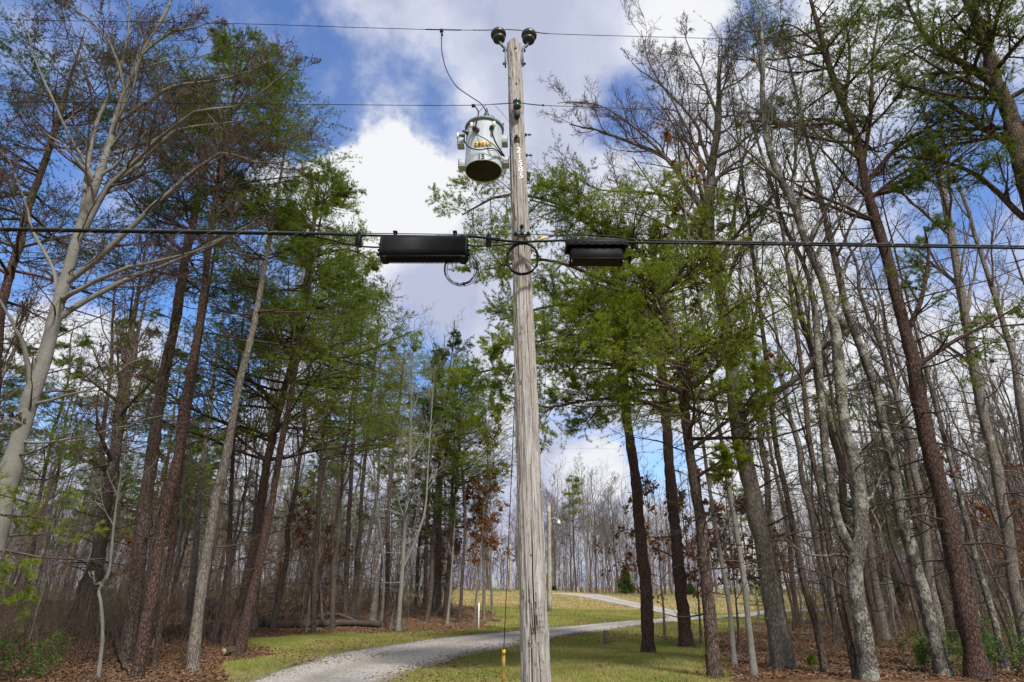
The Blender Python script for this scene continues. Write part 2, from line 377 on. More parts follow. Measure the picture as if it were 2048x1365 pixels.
def litter(x, y):
    wx = x + .45 * fbm2(x, y, 5, 1.1); wy = y + 1.1 * fbm2(x, y, 6, .8)
    return (inpoly(wx, wy, LIT_L) | inpoly(wx, wy, LIT_R)).astype(float)
gx = np.unique(np.concatenate([np.arange(-60, 60, .42), -60 - 1.09 ** np.arange(1, 72), 60 + 1.09 ** np.arange(1, 72)]))
gy = np.unique(np.concatenate([np.arange(-4, 12, 1), np.arange(12, 62, .36), np.arange(62, 130, 1.3), 130 + 1.1 ** np.arange(1, 75), -4 - 1.12 ** np.arange(1, 45)]))
X, Y = np.meshgrid(gx, gy); Z = terr(X, Y)
V = np.stack([X, Y, Z], -1).reshape(-1, 3); nx, ny = len(gx), len(gy)
ii = (np.arange(ny - 1)[:, None] * nx + np.arange(nx - 1)[None]).ravel()
F = np.stack([ii, ii + 1, ii + nx + 1, ii + nx], -1)
m, t, b = new_mat('ground')
at = t.add('ShaderNodeAttribute', attribute_name='litter'); at2 = t.add('ShaderNodeAttribute', attribute_name='straw'); at3 = t.add('ShaderNodeAttribute', attribute_name='dirt')
g = t.add('ShaderNodeTexCoord').outputs['Object']
n1 = t.noise(g, .55, 6, .6); n2 = t.noise(g, 7, 8, .75); n3 = t.noise(g, 38, 4, .8); n4 = t.noise(g, .18, 4, .5)
grass = t.ramp(t.math('ADD', t.math('MULTIPLY', n1.outputs['Fac'], .6), t.math('MULTIPLY', n2.outputs['Fac'], .5)),
               [(.36, (.085, .165, .020)), (.45, (.175, .21, .042)), (.54, (.28, .21, .09)), (.66, (.38, .27, .14))])
straw = t.ramp(t.math('ADD', t.math('MULTIPLY', n4.outputs['Fac'], .6), t.math('MULTIPLY', n2.outputs['Fac'], .45)),
               [(.4, (.13, .155, .05)), (.52, (.26, .23, .10)), (.7, (.37, .30, .155))])
vor = t.add('ShaderNodeTexVoronoi'); vor.inputs['Scale'].default_value = 14; t.link(g, vor.inputs['Vector'])
lit = t.ramp(vor.outputs['Color'], [(.0, (.05, .028, .016)), (.35, (.12, .066, .034)), (.7, (.20, .118, .066)), (1, (.30, .20, .125))])
lit = t.mix(t.maprange(n1.outputs['Fac'], .35, .7, 0, .6), lit, t.mix(.55, lit, (.05, .03, .018)))
dirt = t.ramp(n3.outputs['Fac'], [(.3, (.16, .115, .075)), (.7, (.30, .235, .165))])
c = t.mix(at2.outputs['Fac'], grass, straw)
df = t.maprange(t.math('ADD', at3.outputs['Fac'], t.math('MULTIPLY', t.math('SUBTRACT', n2.outputs['Fac'], .5), .9)), .35, .7)
c = t.mix(df, c, dirt)
lf = t.maprange(t.math('ADD', at.outputs['Fac'], t.math('MULTIPLY', t.math('SUBTRACT', n2.outputs['Fac'], .5), 1.1)), .35, .65)
c = t.mix(lf, c, lit)
t.link(c, b.inputs['Base Color']); b.inputs['Roughness'].default_value = 1; b.inputs['Specular IOR Level'].default_value = .05
bm = t.add('ShaderNodeBump'); bm.inputs['Strength'].default_value = .8; bm.inputs['Distance'].default_value = .08
t.link(t.math('ADD', n2.outputs['Fac'], t.math('MULTIPLY', vor.outputs['Distance'], .4)), bm.inputs['Height']); t.link(bm.outputs[0], b.inputs['Normal'])
ground = mk('ground', [(V, F, 0)], [m]); tag(ground, 'grass, leaf litter and open field rising to a low crest', kind='structure')

# road drawn by its two edges, draped over the terrain
NEAR = [(-200, 1600), (300, 1470), (500, 1364), (600, 1328), (700, 1303), (850, 1281), (940, 1271), (1040, 1263), (1100, 1256), (1200, 1248), (1290, 1241), (1380, 1234), (1500, 1226), (1600, 1219), (1680, 1214), (1850, 1205), (2060, 1199)]
FAR_ = [(400, 1700), (640, 1450), (775, 1364), (850, 1337), (940, 1312), (1040, 1291), (1100, 1279), (1160, 1270), (1230, 1260), (1300, 1251), (1360, 1244), (1430, 1238), (1520, 1231), (1610, 1224), (1690, 1218.5), (1860, 1209), (2070, 1202)]
SIDE_A = [(1108, 1187.0), (1150, 1187.6), (1200, 1190.5), (1260, 1203), (1330, 1217), (1400, 1230), (1440, 1236)]
SIDE_B = [(1100, 1188.2), (1135, 1190.5), (1180, 1198), (1240, 1210), (1290, 1221), (1330, 1234), (1330, 1243)]
def edge(pxs, n):
    pts = np.array([hit(*p) if p[1] < 1500 else hit(p[0], p[1]) for p in pxs]); return smooth_path(pts, n)
ROADS = []
def strip(a, b_, lift, nw=25):
    n = len(a); s = np.linspace(0, 1, nw)[None, :, None]; G = a[:, None] * (1 - s) + b_[:, None] * s
    G[..., 2] = terr(G[..., 0], G[..., 1]) + lift + .05 * (1 - (2 * s[..., 0] - 1) ** 6) - .03
    ii = (np.arange(n - 1)[:, None] * nw + np.arange(nw - 1)[None]).ravel()
    ROADS.append(np.tile(s[0, :, 0], n)); return G.reshape(-1, 3), np.stack([ii, ii + nw, ii + nw + 1, ii + 1], -1)
ea, eb = edge(NEAR[1:], 400), edge(FAR_[1:], 400)
rs = np.random.RandomState(3)
ea[:, 1] += .12 * fbm2(ea[:, 0], ea[:, 1], 11, 2.2) + .05 * rs.randn(400); eb[:, 1] += .12 * fbm2(eb[:, 0], eb[:, 1], 12, 2.4) + .05 * rs.randn(400)
m, t, b = new_mat('gravel'); g = t.add('ShaderNodeTexCoord').outputs['Object']
vo = t.add('ShaderNodeTexVoronoi'); vo.inputs['Scale'].default_value = 34; t.link(g, vo.inputs['Vector'])
n1 = t.noise(g, .5, 5, .6); n2 = t.noise(g, 4, 6, .7)
c = t.ramp(vo.outputs['Color'], [(.1, (.20, .185, .17)), (.5, (.36, .335, .31)), (.9, (.52, .49, .45))])
c = t.mix(t.maprange(t.math('ADD', t.math('MULTIPLY', n1.outputs['Fac'], .6), t.math('MULTIPLY', n2.outputs['Fac'], .4)), .5, .68, 0, .7), c, (.215, .175, .13))
at = t.add('ShaderNodeAttribute', attribute_name='across'); ed = t.math('ABSOLUTE', t.math('SUBTRACT', at.outputs['Fac'], .5)); nn_ = t.math('MULTIPLY', t.math('SUBTRACT', n2.outputs['Fac'], .5), .30)
c = t.mix(t.maprange(t.math('ADD', ed, nn_), .02, .16, .45, 0), c, (.20, .175, .13))
c = t.mix(t.maprange(t.math('ADD', ed, nn_), .36, .50, 0, .9), c, (.17, .145, .085))
t.link(c, b.inputs['Base Color']); b.inputs['Roughness'].default_value = .95
bm = t.add('ShaderNodeBump'); bm.inputs['Strength'].default_value = .8; bm.inputs['Distance'].default_value = .03
t.link(vo.outputs['Distance'], bm.inputs['Height']); t.link(bm.outputs[0], b.inputs['Normal']); M['gravel'] = m
V1, F1 = strip(ea, eb, .035); road = mk('gravel_road', [(V1, F1, 0)], [m]); tag(road, 'pale gravel lane curving across the grass', kind='structure')
sa, sb = edge(SIDE_A, 90), edge(SIDE_B, 90)
V2, F2 = strip(sa, sb, .028); r2 = mk('side_road', [(V2, F2, 0)], [m]); tag(r2, 'gravel branch road climbing to the crest', kind='structure')
ROADPOLY = np.vstack([ea[:, :2][::4], eb[:, :2][::-4]]); ROAD2 = np.vstack([sa[:, :2][::3], sb[:, :2][::-3]])
# masks as attributes on the ground
for o_, ar in ((road, ROADS[0]), (r2, ROADS[1])): o_.data.attributes.new('across', 'FLOAT', 'POINT').data.foreach_set('value', ar.astype(np.float32))
me = ground.data; fx, fy = X.ravel(), Y.ravel()
lt = litter(fx, fy); lt[(fy < 8)] = .3
straw_ = np.clip(sst(52, 84, fy) * .9 + .25 * fbm2(fx, fy, 8, .1, 2) * sst(30, 50, fy), 0, 1)
straw_ *= 1 - .6 * np.exp(-(((fx + 1) / 11) ** 2 + ((fy - 54) / 13) ** 2))
def pdist(x, y, line):
    d = np.full(x.shape, 1e9)
    for k in range(0, len(line), 3): d = np.minimum(d, np.hypot(x - line[k, 0], y - line[k, 1]))
    return d
near = (fy > 8) & (fy < 75) & (np.abs(fx) < 60)
dd = np.zeros(len(fx)); q = np.minimum(pdist(fx[near], fy[near], ea), pdist(fx[near], fy[near], eb)); dd[near] = np.exp(-(q / .55) ** 2)
q2 = pdist(fx[near], fy[near], ea); dd[near] = np.maximum(dd[near], .75 * np.exp(-(q2 / 1.3) ** 2) * (fy[near] < 27))
for nm, ar in (('litter', lt), ('straw', straw_), ('dirt', dd)):
    a_ = me.attributes.new(nm, 'FLOAT', 'POINT'); a_.data.foreach_set('value', ar.astype(np.float32))

# ------------------------------------------------------------------ tree growing
def grow(rng, Pp, Rr, n, t0, t1, L, ang, N, wander, trop, rr, rmin, flat=1., lt=.0, absL=False, endr=.25, pw=1., whorl=0):
    """children of every parent polyline"""
    B, Np, _ = Pp.shape
    t = t0 + (t1 - t0) * ((np.arange(n)[None] + rng.rand(B, n)) / n) ** pw
    if whorl: t = np.clip(np.round(t * whorl) / whorl + .012 * rng.randn(B, n), t0, t1)
    f = t * (Np - 1); i = np.minimum(f.astype(int), Np - 2); fr = (f - i)[..., None]; bi = np.arange(B)[:, None]
    p0, p1 = Pp[bi, i], Pp[bi, i + 1]; pos = p0 + (p1 - p0) * fr; T = nrm(p1 - p0)
    rad = Rr[bi, i] + (Rr[bi, i + 1] - Rr[bi, i]) * fr[..., 0]
    plen = np.linalg.norm(np.diff(Pp, axis=1), axis=2).sum(1)[:, None]
    rv = rng.randn(B, n, 3); rv[..., 2] *= flat; rv -= (rv * T).sum(-1, keepdims=True) * T; rv = nrm(rv)
    A = np.radians(ang[0] + (ang[1] - ang[0]) * rng.rand(B, n))[..., None]
    d = np.cos(A) * T + np.sin(A) * rv
    ln = (L if absL else L * plen) * (1 - lt * (t - t0) / max(t1 - t0, 1e-6)) * (.65 + .7 * rng.rand(B, n))
    M_ = B * n; d = d.reshape(M_, 3); pos = pos.reshape(M_, 3); ln = ln.reshape(M_); r0 = np.maximum(np.minimum(rad.reshape(M_) * rr, rad.reshape(M_) * .9), rmin)
    Q = np.empty((M_, N, 3)); Q[:, 0] = pos; st = (ln / (N - 1))[:, None]
    up = np.array([0, 0, 1.])
    for k in range(1, N):
        d = nrm(d + wander * rng.randn(M_, 3) + trop * up); Q[:, k] = Q[:, k - 1] + d * st
    rr_ = r0[:, None] * (1 - (1 - endr) * np.linspace(0, 1, N)[None]); return Q, np.maximum(rr_, rmin * .6)
def needles(rng, Pt, Dt, n, L, w, spread=1.1):
    """Pt (K,3) stations, Dt (K,3) directions -> needle triangles"""
    K = len(Pt); d = nrm(Dt[:, None] + spread * rng.randn(K, n, 3)); s = nrm(np.cross(d, rng.randn(K, n, 3)))
    l = L * (.6 + .6 * rng.rand(K, n, 1)); a = Pt[:, None] + .0 * d
    V = np.stack([a - s * w * .5, a + s * w * .5, a + d * l], 2).reshape(-1, 3)
    return V, np.arange(len(V)).reshape(-1, 3)
def along(Q, ts, rng=None):
    B, N, _ = Q.shape; out, dr = [], []
    for t_ in ts:
        tt = np.full(B, t_) if rng is None else np.clip(t_ + .1 * rng.randn(B), 0, 1)
        f = tt * (N - 1); i = np.minimum(f.astype(int), N - 2); fr = (f - i)[:, None]; b_ = np.arange(B)
        out.append(Q[b_, i] + (Q[b_, i + 1] - Q[b_, i]) * fr); dr.append(nrm(Q[b_, i + 1] - Q[b_, i]))
    return np.concatenate(out), np.concatenate(dr)
def leaves(rng, Pt, size, droop=.6):
    K = len(Pt); d = nrm(rng.randn(K, 3) + np.array([0, 0, -droop])); s = nrm(np.cross(d, rng.randn(K, 3))); n_ = np.cross(d, s)
    l = size * (.6 + .8 * rng.rand(K, 1)); w = l * .3
    V = np.stack([Pt, Pt + d * l * .5 + s * w + n_ * l * .08, Pt + d * l, Pt + d * l * .5 - s * w + n_ * l * .08], 1).reshape(-1, 3)
    return V, np.arange(len(V)).reshape(-1, 4)
def octa(Pt, r, el=1.4):
    o = np.array([[1, 0, 0], [0, 1, 0], [-1, 0, 0], [0, -1, 0], [0, 0, el], [0, 0, -el]], float)
    V = (Pt[:, None] + o[None] * np.reshape(r, (-1, 1, 1))).reshape(-1, 3)
    f = np.array([[0, 1, 4], [1, 2, 4], [2, 3, 4], [3, 0, 4], [1, 0, 5], [2, 1, 5], [3, 2, 5], [0, 3, 5]])
    return V, (f[None] + 6 * np.arange(len(Pt))[:, None, None]).reshape(-1, 3)
def trunkmesh(path, rad, rng, sides=14, rough=.05, flare=True):
    n0 = len(path); m_ = n0 * 3; t_ = np.linspace(0, n0 - 1, m_); rad = np.interp(t_, np.arange(n0), rad); path = smooth_path(path, m_) if n0 > 2 else path
    wv_ = np.stack([np.interp(t_, np.arange(n0), rng.randn(n0)) for _ in range(3)], 1) * [1, 1, 0]; path = path + wv_ * (rad * .07)[:, None] * np.clip(np.arange(m_) / 6, 0, 1)[:, None]
    rad = rad * (1 + .05 * np.interp(t_, np.arange(n0), rng.randn(n0)) + .02 * rng.randn(m_)); kn_ = rng.rand(m_) > .93; rad = rad * (1 + .10 * kn_)
    V, F = tubes(path[None], rad[None], sides); n = len(path)
    Vr = V.reshape(n, sides, 3); k = 1 + rough * rng.randn(n, sides)
    lob = 1 + .0 * k
    if flare:
        a = np.arange(sides) * 2 * np.pi / sides; h = path[:, 2] - path[0, 2]
        lob = 1 + np.exp(-np.maximum(h, 0) / .22)[:, None] * (.28 + .22 * np.cos(a * 4 + rng.rand() * 6)[None] + .15 * rng.rand(1, sides))
    Vr = path[:, None] + (Vr - path[:, None]) * (k * lob)[..., None]
    return Vr.reshape(-1, 3), F

def pine_crown(rng, tr, rad, z0, z1, n1, len0, len1, mi_needle=1, dens=1., nn=8, w=.0068, nl=.08, limbs=None, cones=0, shape=.0, level=1., trop=.03):
    """tr trunk path; branches between heights z0..z1 (absolute)"""
    parts, Qs = [], []
    h = tr[:, 2]; k0 = np.searchsorted(h, z0); k1 = max(np.searchsorted(h, z1), k0 + 3); sub, rs_ = tr[max(k0 - 1, 0):k1][None], rad[max(k0 - 1, 0):k1][None]
    ln = len0
    Q1, R1 = grow(rng, sub, rs_, n1, .0, .99, len0, (68, 95), 8, .07, trop, .45, .008, lt=1 - len1 / len0, absL=True, endr=.2, whorl=max(6, int((z1 - z0) / .85)))
    if limbs is not None:
        for (lp, lr) in limbs:
            lp2 = smooth_path(lp, 10)[None]; lr2 = np.linspace(lr, lr * .25, 10)[None]; Qs.append((lp2, lr2))
    Q2a, R2a = grow(rng, Q1, R1, max(4, int(14 * dens)), .15, 1., .50, (35, 62), 5, .10, .01, .5, .004, flat=.16, lt=.45, endr=.3)
    sets2 = [(Q2a, R2a)]
    for lp2, lr2 in Qs:
        q, r_ = grow(rng, lp2, lr2, max(7, int(3.2 * np.linalg.norm(np.diff(lp2[0], axis=0), axis=1).sum())), .15, 1., .34, (35, 75), 6, .12, -.01, .5, .006, flat=.6, lt=.5)
        q2, r2_ = grow(rng, q, r_, max(3, int(8 * dens)), .12, 1., .55, (30, 70), 5, .12, .01, .5, .004, flat=.35, lt=.4)
        parts.append((*tubes(q, r_, 5), 0)); sets2.append((q2, r2_))
    Q2 = np.concatenate([s_[0] for s_ in sets2]); R2 = np.concatenate([s_[1] for s_ in sets2])
    parts.append((*tubes(Q1, R1, 5), 0)); parts.append((*tubes(Q2, R2, 3), 0))
    Q3, R3 = grow(rng, Q2, R2, max(4, int(7 * dens)), .12, 1., .55, (25, 60), 3, .10, .02, .6, .0028, flat=.3, lt=.3)
    parts.append((*tubes(Q3, R3, 3), 0))
    pt, dr = along(Q3, (.2, .45, .65, .85, 1.), rng); pt2, dr2 = along(Q2, (.8, 1.), rng)
    pt = np.concatenate([pt, pt2]); dr = np.concatenate([dr, dr2])
    dr = dr + np.array([0, 0, .25])
    parts.append((*needles(rng, pt, dr, int(nn * 1.8), nl, w, .85), mi_needle))
    if cones:
        cp, _ = along(Q3, (.2,), rng); sel = rng.choice(len(cp), min(cones, len(cp)), False)
        parts.append((*octa(cp[sel] + np.array([0, 0, -.03]), .016 + .010 * rng.rand(len(sel))), 2))
    return parts
def dead_branches(rng, tr, rad, z0, z1, n, L, mi=0, sub=3):
    h = tr[:, 2]; k0 = max(np.searchsorted(h, z0) - 1, 0); k1 = max(np.searchsorted(h, z1), k0 + 3)
    Q, R_ = grow(rng, tr[k0:k1][None], rad[k0:k1][None], n, 0, 1, L, (60, 100), 6, .16, .0, .16, .006, absL=True)
    q, r_ = grow(rng, Q, R_, sub, .25, 1, .5, (30, 70), 4, .2, .0, .5, .003)
    q2, r2_ = grow(rng, q, r_, 2, .3, 1, .5, (30, 70), 3, .2, .0, .6, .0025)
    return [(*tubes(Q, R_, 4), mi), (*tubes(q, r_, 3), mi), (*tubes(q2, r2_, 3), mi)]
def bare_crown(rng, tr, rad, t0, n1, L1, ang=(30, 60), limbs=None, k=(6, 6, 4), rmin=.0042, buds=0, leafn=0, leafsz=.11, wander=.12, trop=.06, thick=.5, t1=1.):
    big, fine = [], []
    Q1, R1 = grow(rng, tr[None], rad[None], n1, t0, t1, L1, ang, 9, wander, trop, thick, .012, lt=.55, absL=True, endr=.2)
    big.append((*tubes(Q1, R1, 6), 0)); A = [(Q1, R1)]
    if limbs is not None and len(limbs):
        for lp, lr in limbs:
            q = smooth_path(lp, 14)[None]; q[:, 1:] += np.cumsum(.028 * rng.randn(1, 13, 3), 1) * .8; r_ = (np.linspace(lr, lr * .2, 14) * (1 + .07 * rng.randn(14)))[None]; big.append((*tubes(q, r_, 8), 0))
            nn_ = max(6, int(np.linalg.norm(np.diff(q[0], axis=0), axis=1).sum() * 2.6))
            q1, r1 = grow(rng, q, r_, nn_, .12, 1, .30, (25, 60), 9, wander, trop, .5, .008, lt=.45, endr=.2); A.append((q1, r1)); fine.append((*tubes(q1, r1, 5), 1))
    Qa = np.concatenate([a[0] for a in A]); Ra = np.concatenate([a[1] for a in A])
    Q2, R2 = grow(rng, Qa, Ra, k[0], .18, 1, .42, (25, 55), 6, wander * 1.1, trop, .5, rmin * 1.6, lt=.4)
    Q3, R3 = grow(rng, Q2, R2, k[1], .2, 1, .45, (25, 55), 5, wander * 1.2, trop, .55, rmin * 1.1, lt=.3)
    Q4, R4 = grow(rng, Q3, R3, k[2], .25, 1, .45, (25, 55), 3, wander * 1.2, trop, .6, rmin * .75, lt=.3)
    fine += [(*tubes(Q2, R2, 4), 1), (*tubes(Q3, R3, 3), 1), (*tubes(Q4, R4, 3), 1)]
    if buds:
        bp = Q4[:, -1]; sel = rng.choice(len(bp), min(buds, len(bp)), False); fine.append((*octa(bp[sel], .009 + .009 * rng.rand(len(sel)), 1.5), 2))
    if leafn:
        bp, _ = along(Q4, (.5, 1.), rng); sel = rng.choice(len(bp), min(leafn, len(bp)), False); fine.append((*leaves(rng, bp[sel], leafsz), 2))
    return big, fine

TAPER = [.8]
def trace(pxs, d, w0, w1, Hs, drift=0., n=34, base=None):
    """trunk through traced sight lines at distance d; w in photo pixels; extended to height Hs"""
    pts = []
    for k, (x, y) in enumerate(pxs):
        pts.append(P(x, y, d + drift * k / max(1, len(pxs) - 1)))
    pts = np.array(pts)
    b = pts[0] if base is None else base
    gz = terr(pts[0][0], pts[0][1])
    if pts[0][2] > gz + .05:
        dr_ = (pts[1] - pts[0]) / max(pts[1][2] - pts[0][2], .1); q = pts[0] - dr_ * (pts[0][2] - gz) * .6; q[2] = gz - .1; pts = np.vstack([q, pts])
    else: pts[0][2] = gz - .1
    if pts[-1][2] < Hs - .5:
        dr_ = (pts[-1] - pts[-2]); dr_ /= max(dr_[2], .2); q = pts[-1] + dr_ * (Hs - pts[-1][2]) * np.array([.6, .6, 1]); pts = np.vstack([pts, q])
    path = smooth_path(pts, n)
    def wm(pp, w): return w / FPX * ((pp[1]) * CT + (pp[2] - CAMZ) * ST) / 2
    p0, p1 = P(*pxs[0], d), P(*pxs[-1], d + drift)
    ra, rb = wm(p0, w0), wm(p1, w1); h = path[:, 2]
    f = (h - p0[2]) / max(p1[2] - p0[2], .1)
    rad = ra + (rb - ra) * np.sign(f) * np.clip(np.abs(f), 0, 1) ** TAPER[0] * (f > 0); top = h > p1[2]
    if top.any(): rad[top] = rb * (1 - .85 * (h[top] - p1[2]) / max(h[-1] - p1[2], .1))
    return path, np.maximum(rad, .012), ra
def finish(name, label, cat, group, root, tparts, tm, cparts, cm):
    e = empty(name, root, label, cat, group)
    tr_ = mk('trunk', tparts, tm, e, loc=root)
    cr = mk('crown', cparts, cm, e, loc=root) if cparts else None
    return e

def attach(lp, path, others):
    lp = lp.copy(); best = None
    for q in [path] + others:
        qq = smooth_path(q, 120); dd_ = np.linalg.norm(qq - lp[0], axis=1); k = int(np.argmin(dd_))
        if best is None or dd_[k] < best[0] - .25: best = (dd_[k], qq[k])
    dl = best[1] - lp[0]; L_ = np.r_[0, np.cumsum(np.linalg.norm(np.diff(lp, axis=0), axis=1))]
    return lp + dl * np.clip(1 - L_ / max(L_[-1], .5) * 1.6, 0, 1)[:, None]
HERO = []   # (screen x, label words) for naming the neighbours
def hero_pine(px, label, d=None, w=(24, 14), Hs=18, crown=(9, 18), n1=34, L=(3.2, 1.), bark_='pine_bark', nd='needle', limbs=(), dens=1., seed=1, drift=0., cones=0, dead=(16, 1.5), short=None, group=None, nn=8, trop=.03):
    rng = np.random.RandomState(seed)
    if d is None: d = hit(*px[0])[1]
    path, rad, r0 = trace(px, d, w[0], w[1], Hs, drift); root = path[0].copy(); root[2] = terr(root[0], root[1])
    tp = [(*trunkmesh(path, rad, rng), 0)]; lb = []
    for l_ in limbs:
        pts, wd, dz = l_; k = len(pts); lp = np.array([P(x, y, d + dz * (i / max(1, k - 1))) for i, (x, y) in enumerate(pts)]); lp = attach(lp, path, [b_[0] for b_ in lb])
        r_ = wd / FPX * (lp[0][1] * CT + (lp[0][2] - CAMZ) * ST) / 2; q = smooth_path(lp, 14)[None]
        tp.append((*tubes(q, np.linspace(r_, r_ * .3, 14)[None], 7), 0)); lb.append((lp, r_))
    cp = pine_crown(rng, path, rad, crown[0], crown[1], n1, L[0], L[1], dens=dens, limbs=lb, cones=cones, nn=nn, trop=trop)
    if dead: cp += dead_branches(rng, path, rad, max(1.5, crown[0] * .25), crown[0] + 1, dead[0], dead[1], 0)
    HERO.append((px[len(px) // 2][0], d, short or label)); 
    return finish('pine_tree', label, 'tree', group or 'pines standing near the lane', root, tp, [M[bark_]], cp, [M['twig_dark'], M[nd], M['cone']])
def hero_bare(px, label, d=None, w=(24, 10), Hs=17, t0=.4, n1=12, L=3.4, ang=(28, 55), bark_='grey_bark', tw='twig', limbs=(), k=(6, 5, 4), seed=1, drift=0., buds=0, leafn=0, stems=(), short=None, group=None, name='bare_tree', wander=.12, trop=.06, rmin=.0045, leafsz=.11, t1=1.):
    rng = np.random.RandomState(seed)
    if d is None: d = hit(*px[0])[1]
    path, rad, r0 = trace(px, d, w[0], w[1], Hs, drift); root = path[0].copy(); root[2] = terr(root[0], root[1])
    tp = [(*trunkmesh(path, rad, rng, rough=.035), 0)]; lb = []
    for l_ in limbs:
        pts, wd, dz = l_; kk = len(pts); lp = np.array([P(x, y, d + dz * (i / max(1, kk - 1))) for i, (x, y) in enumerate(pts)]); lp = attach(lp, path, [b_[0] for b_ in lb])
        lb.append((lp, wd / FPX * (lp[0][1] * CT + (lp[0][2] - CAMZ) * ST) / 2))
    cp = []
    for s_ in stems:       # extra stems that fork from the trunk and carry crowns of their own
        pts, ws, hs_ = s_; lp = attach(np.array([P(x, y, d + .4 * i / len(pts)) for i, (x, y) in enumerate(pts)]), path, [])
        if lp[-1][2] < hs_: q = lp[-1] + (lp[-1] - lp[-2]) / max(lp[-1][2] - lp[-2][2], .2) * (hs_ - lp[-1][2]); lp = np.vstack([lp, q])
        sp = smooth_path(lp, 26); f = np.linspace(0, 1, 26); rr_ = ws / FPX * (lp[0][1] * CT + (lp[0][2] - CAMZ) * ST) / 2 * (1 - .85 * f)
        tp.append((*trunkmesh(sp, rr_, rng, 10, .03, False), 0)); b2, f2 = bare_crown(rng, sp, rr_, .35, max(6, n1 // 2), L * .75, ang, None, k, rmin, buds // 2, 0, wander=wander, trop=trop)
        tp += b2; cp += f2
    b1, f1 = bare_crown(rng, path, rad, t0, n1, L, ang, lb, k, rmin, buds, leafn, leafsz, wander=wander, trop=trop, t1=t1)
    tp += b1; cp += f1
    if Hs > 9: cp += dead_branches(rng, path, rad, 1.6, Hs * .55, int(10 + Hs), 1.5, 1, 4)
    HERO.append((px[len(px) // 2][0], d, short or label))
    return finish(name, label, 'tree', group or 'bare deciduous trees standing near the lane', root, tp, [M[bark_]], cp, [M[tw], M[tw], M['dead_leaf'] if leafn else M['bud']])

#TREES
exec_trees = True
# ---- left side
TAPER[0] = .55
hero_bare([(-55, 1250), (10, 985), (38, 880), (62, 800), (108, 650), (135, 540), (172, 421), (198, 348), (220, 286), (234, 234), (256, 172), (278, 121), (293, 84), (319, 48), (340, 7)],
    'large pale smooth-barked bare tree leaning in from the left edge with limbs sweeping right', d=11, w=(56, 6), Hs=15.5, t0=.62, n1=16, L=2.3, bark_='pale_bark', tw='twig', buds=5000, seed=11, drift=.5, k=(8, 6, 4), rmin=.0045, short='the large pale leaning tree',
    limbs=[([(125, 640), (176, 607), (256, 567), (330, 534), (432, 490), (500, 465)], 13, .8), ([(143, 596), (176, 575), (256, 538), (366, 509), (440, 476), (520, 440)], 10, -.8),
           ([(80, 803), (146, 783), (205, 757), (275, 703), (330, 670)], 6, -.5), ([(60, 875), (128, 877), (205, 864), (293, 844), (348, 831)], 6, -.6),
           ([(172, 421), (220, 359), (275, 322), (311, 289), (366, 253), (458, 245), (513, 238)], 12, .6), ([(160, 480), (227, 366), (293, 304), (352, 256), (403, 220), (458, 216), (513, 198), (586, 135)], 11, -.8),
           ([(238, 220), (286, 194), (330, 168), (377, 159), (432, 161), (495, 147), (549, 121)], 9, .4), ([(147, 560), (183, 531), (227, 498), (293, 440), (352, 388), (396, 352), (440, 324), (487, 330), (549, 344), (604, 330)], 13, -.2),
           ([(60, 800), (48, 728), (22, 655), (0, 597), (-30, 540)], 12, -.8), ([(118, 610), (110, 553), (92, 505), (66, 465), (37, 366), (0, 300)], 9, .5),
           ([(161, 440), (165, 366), (180, 286), (198, 220), (220, 176), (242, 110), (253, 73), (256, -40)], 12, .9), ([(256, 172), (240, 110), (200, 60), (140, 20), (100, -30)], 7, -.7),
           ([(198, 348), (150, 280), (110, 200), (70, 120), (50, 20)], 8, -.6), ([(293, 84), (340, 60), (400, 50), (450, 20)], 6, .4), ([(48, 850), (20, 840), (-20, 860)], 9, -.4)])
TAPER[0] = .8
hero_pine([(-30, 1100), (-12, 800), (4, 611), (22, 541), (40, 487), (55, 421), (92, 319), (110, 256)], 'reddish pine trunk at the far left edge behind the pale tree', d=15, w=(26, 11), Hs=18.5, crown=(9, 18.5), n1=40, L=(3.8, 1.6), bark_='red_bark', nd='needle_d', seed=21, short='the reddish pine at the left edge')
hero_pine([(253, 1322), (273, 1173), (287, 1037), (301, 934), (330, 743), (352, 633), (370, 523), (385, 450)], 'dark straight pine with lichen flecks at its foot, left of a lighter twin', w=(30, 15), Hs=18, crown=(11, 18), n1=34, L=(2.6, 1.), seed=22, nd='needle_d', short='the dark lichen-flecked pine')
hero_pine([(273, 1357), (294, 1242), (311, 1139), (328, 1037), (352, 934), (370, 798), (396, 670), (410, 560), (421, 468), (440, 350)], 'grey-footed pine nearest the lane in the left woods, rust-brown higher up', w=(25, 10), Hs=17.5, crown=(11.3, 17.3), n1=42, L=(2.9, .8), seed=23, nd='needle', bark_='red_bark', dens=1.1, short='the grey-footed pine')
hero_pine([(385, 1341), (397, 1225), (414, 1105), (431, 1003), (451, 917), (472, 798), (494, 706), (513, 622), (531, 523)], 'slim grey-brown pine leaning right, alone on the leaf litter', w=(24, 10), Hs=16, crown=(8, 15), n1=30, L=(1.8, .7), seed=24, bark_='grey_bark', dens=.8, short='the slim grey-brown pine')
hero_pine([(309, 1338), (321, 1242), (335, 1156), (345, 1071), (362, 934), (378, 820)], 'thin reddish pine behind the grey-footed pine', w=(13, 7), Hs=15, crown=(12, 15), n1=16, L=(1.4, .6), seed=25, bark_='red_bark', nd='needle_d', dens=.7)
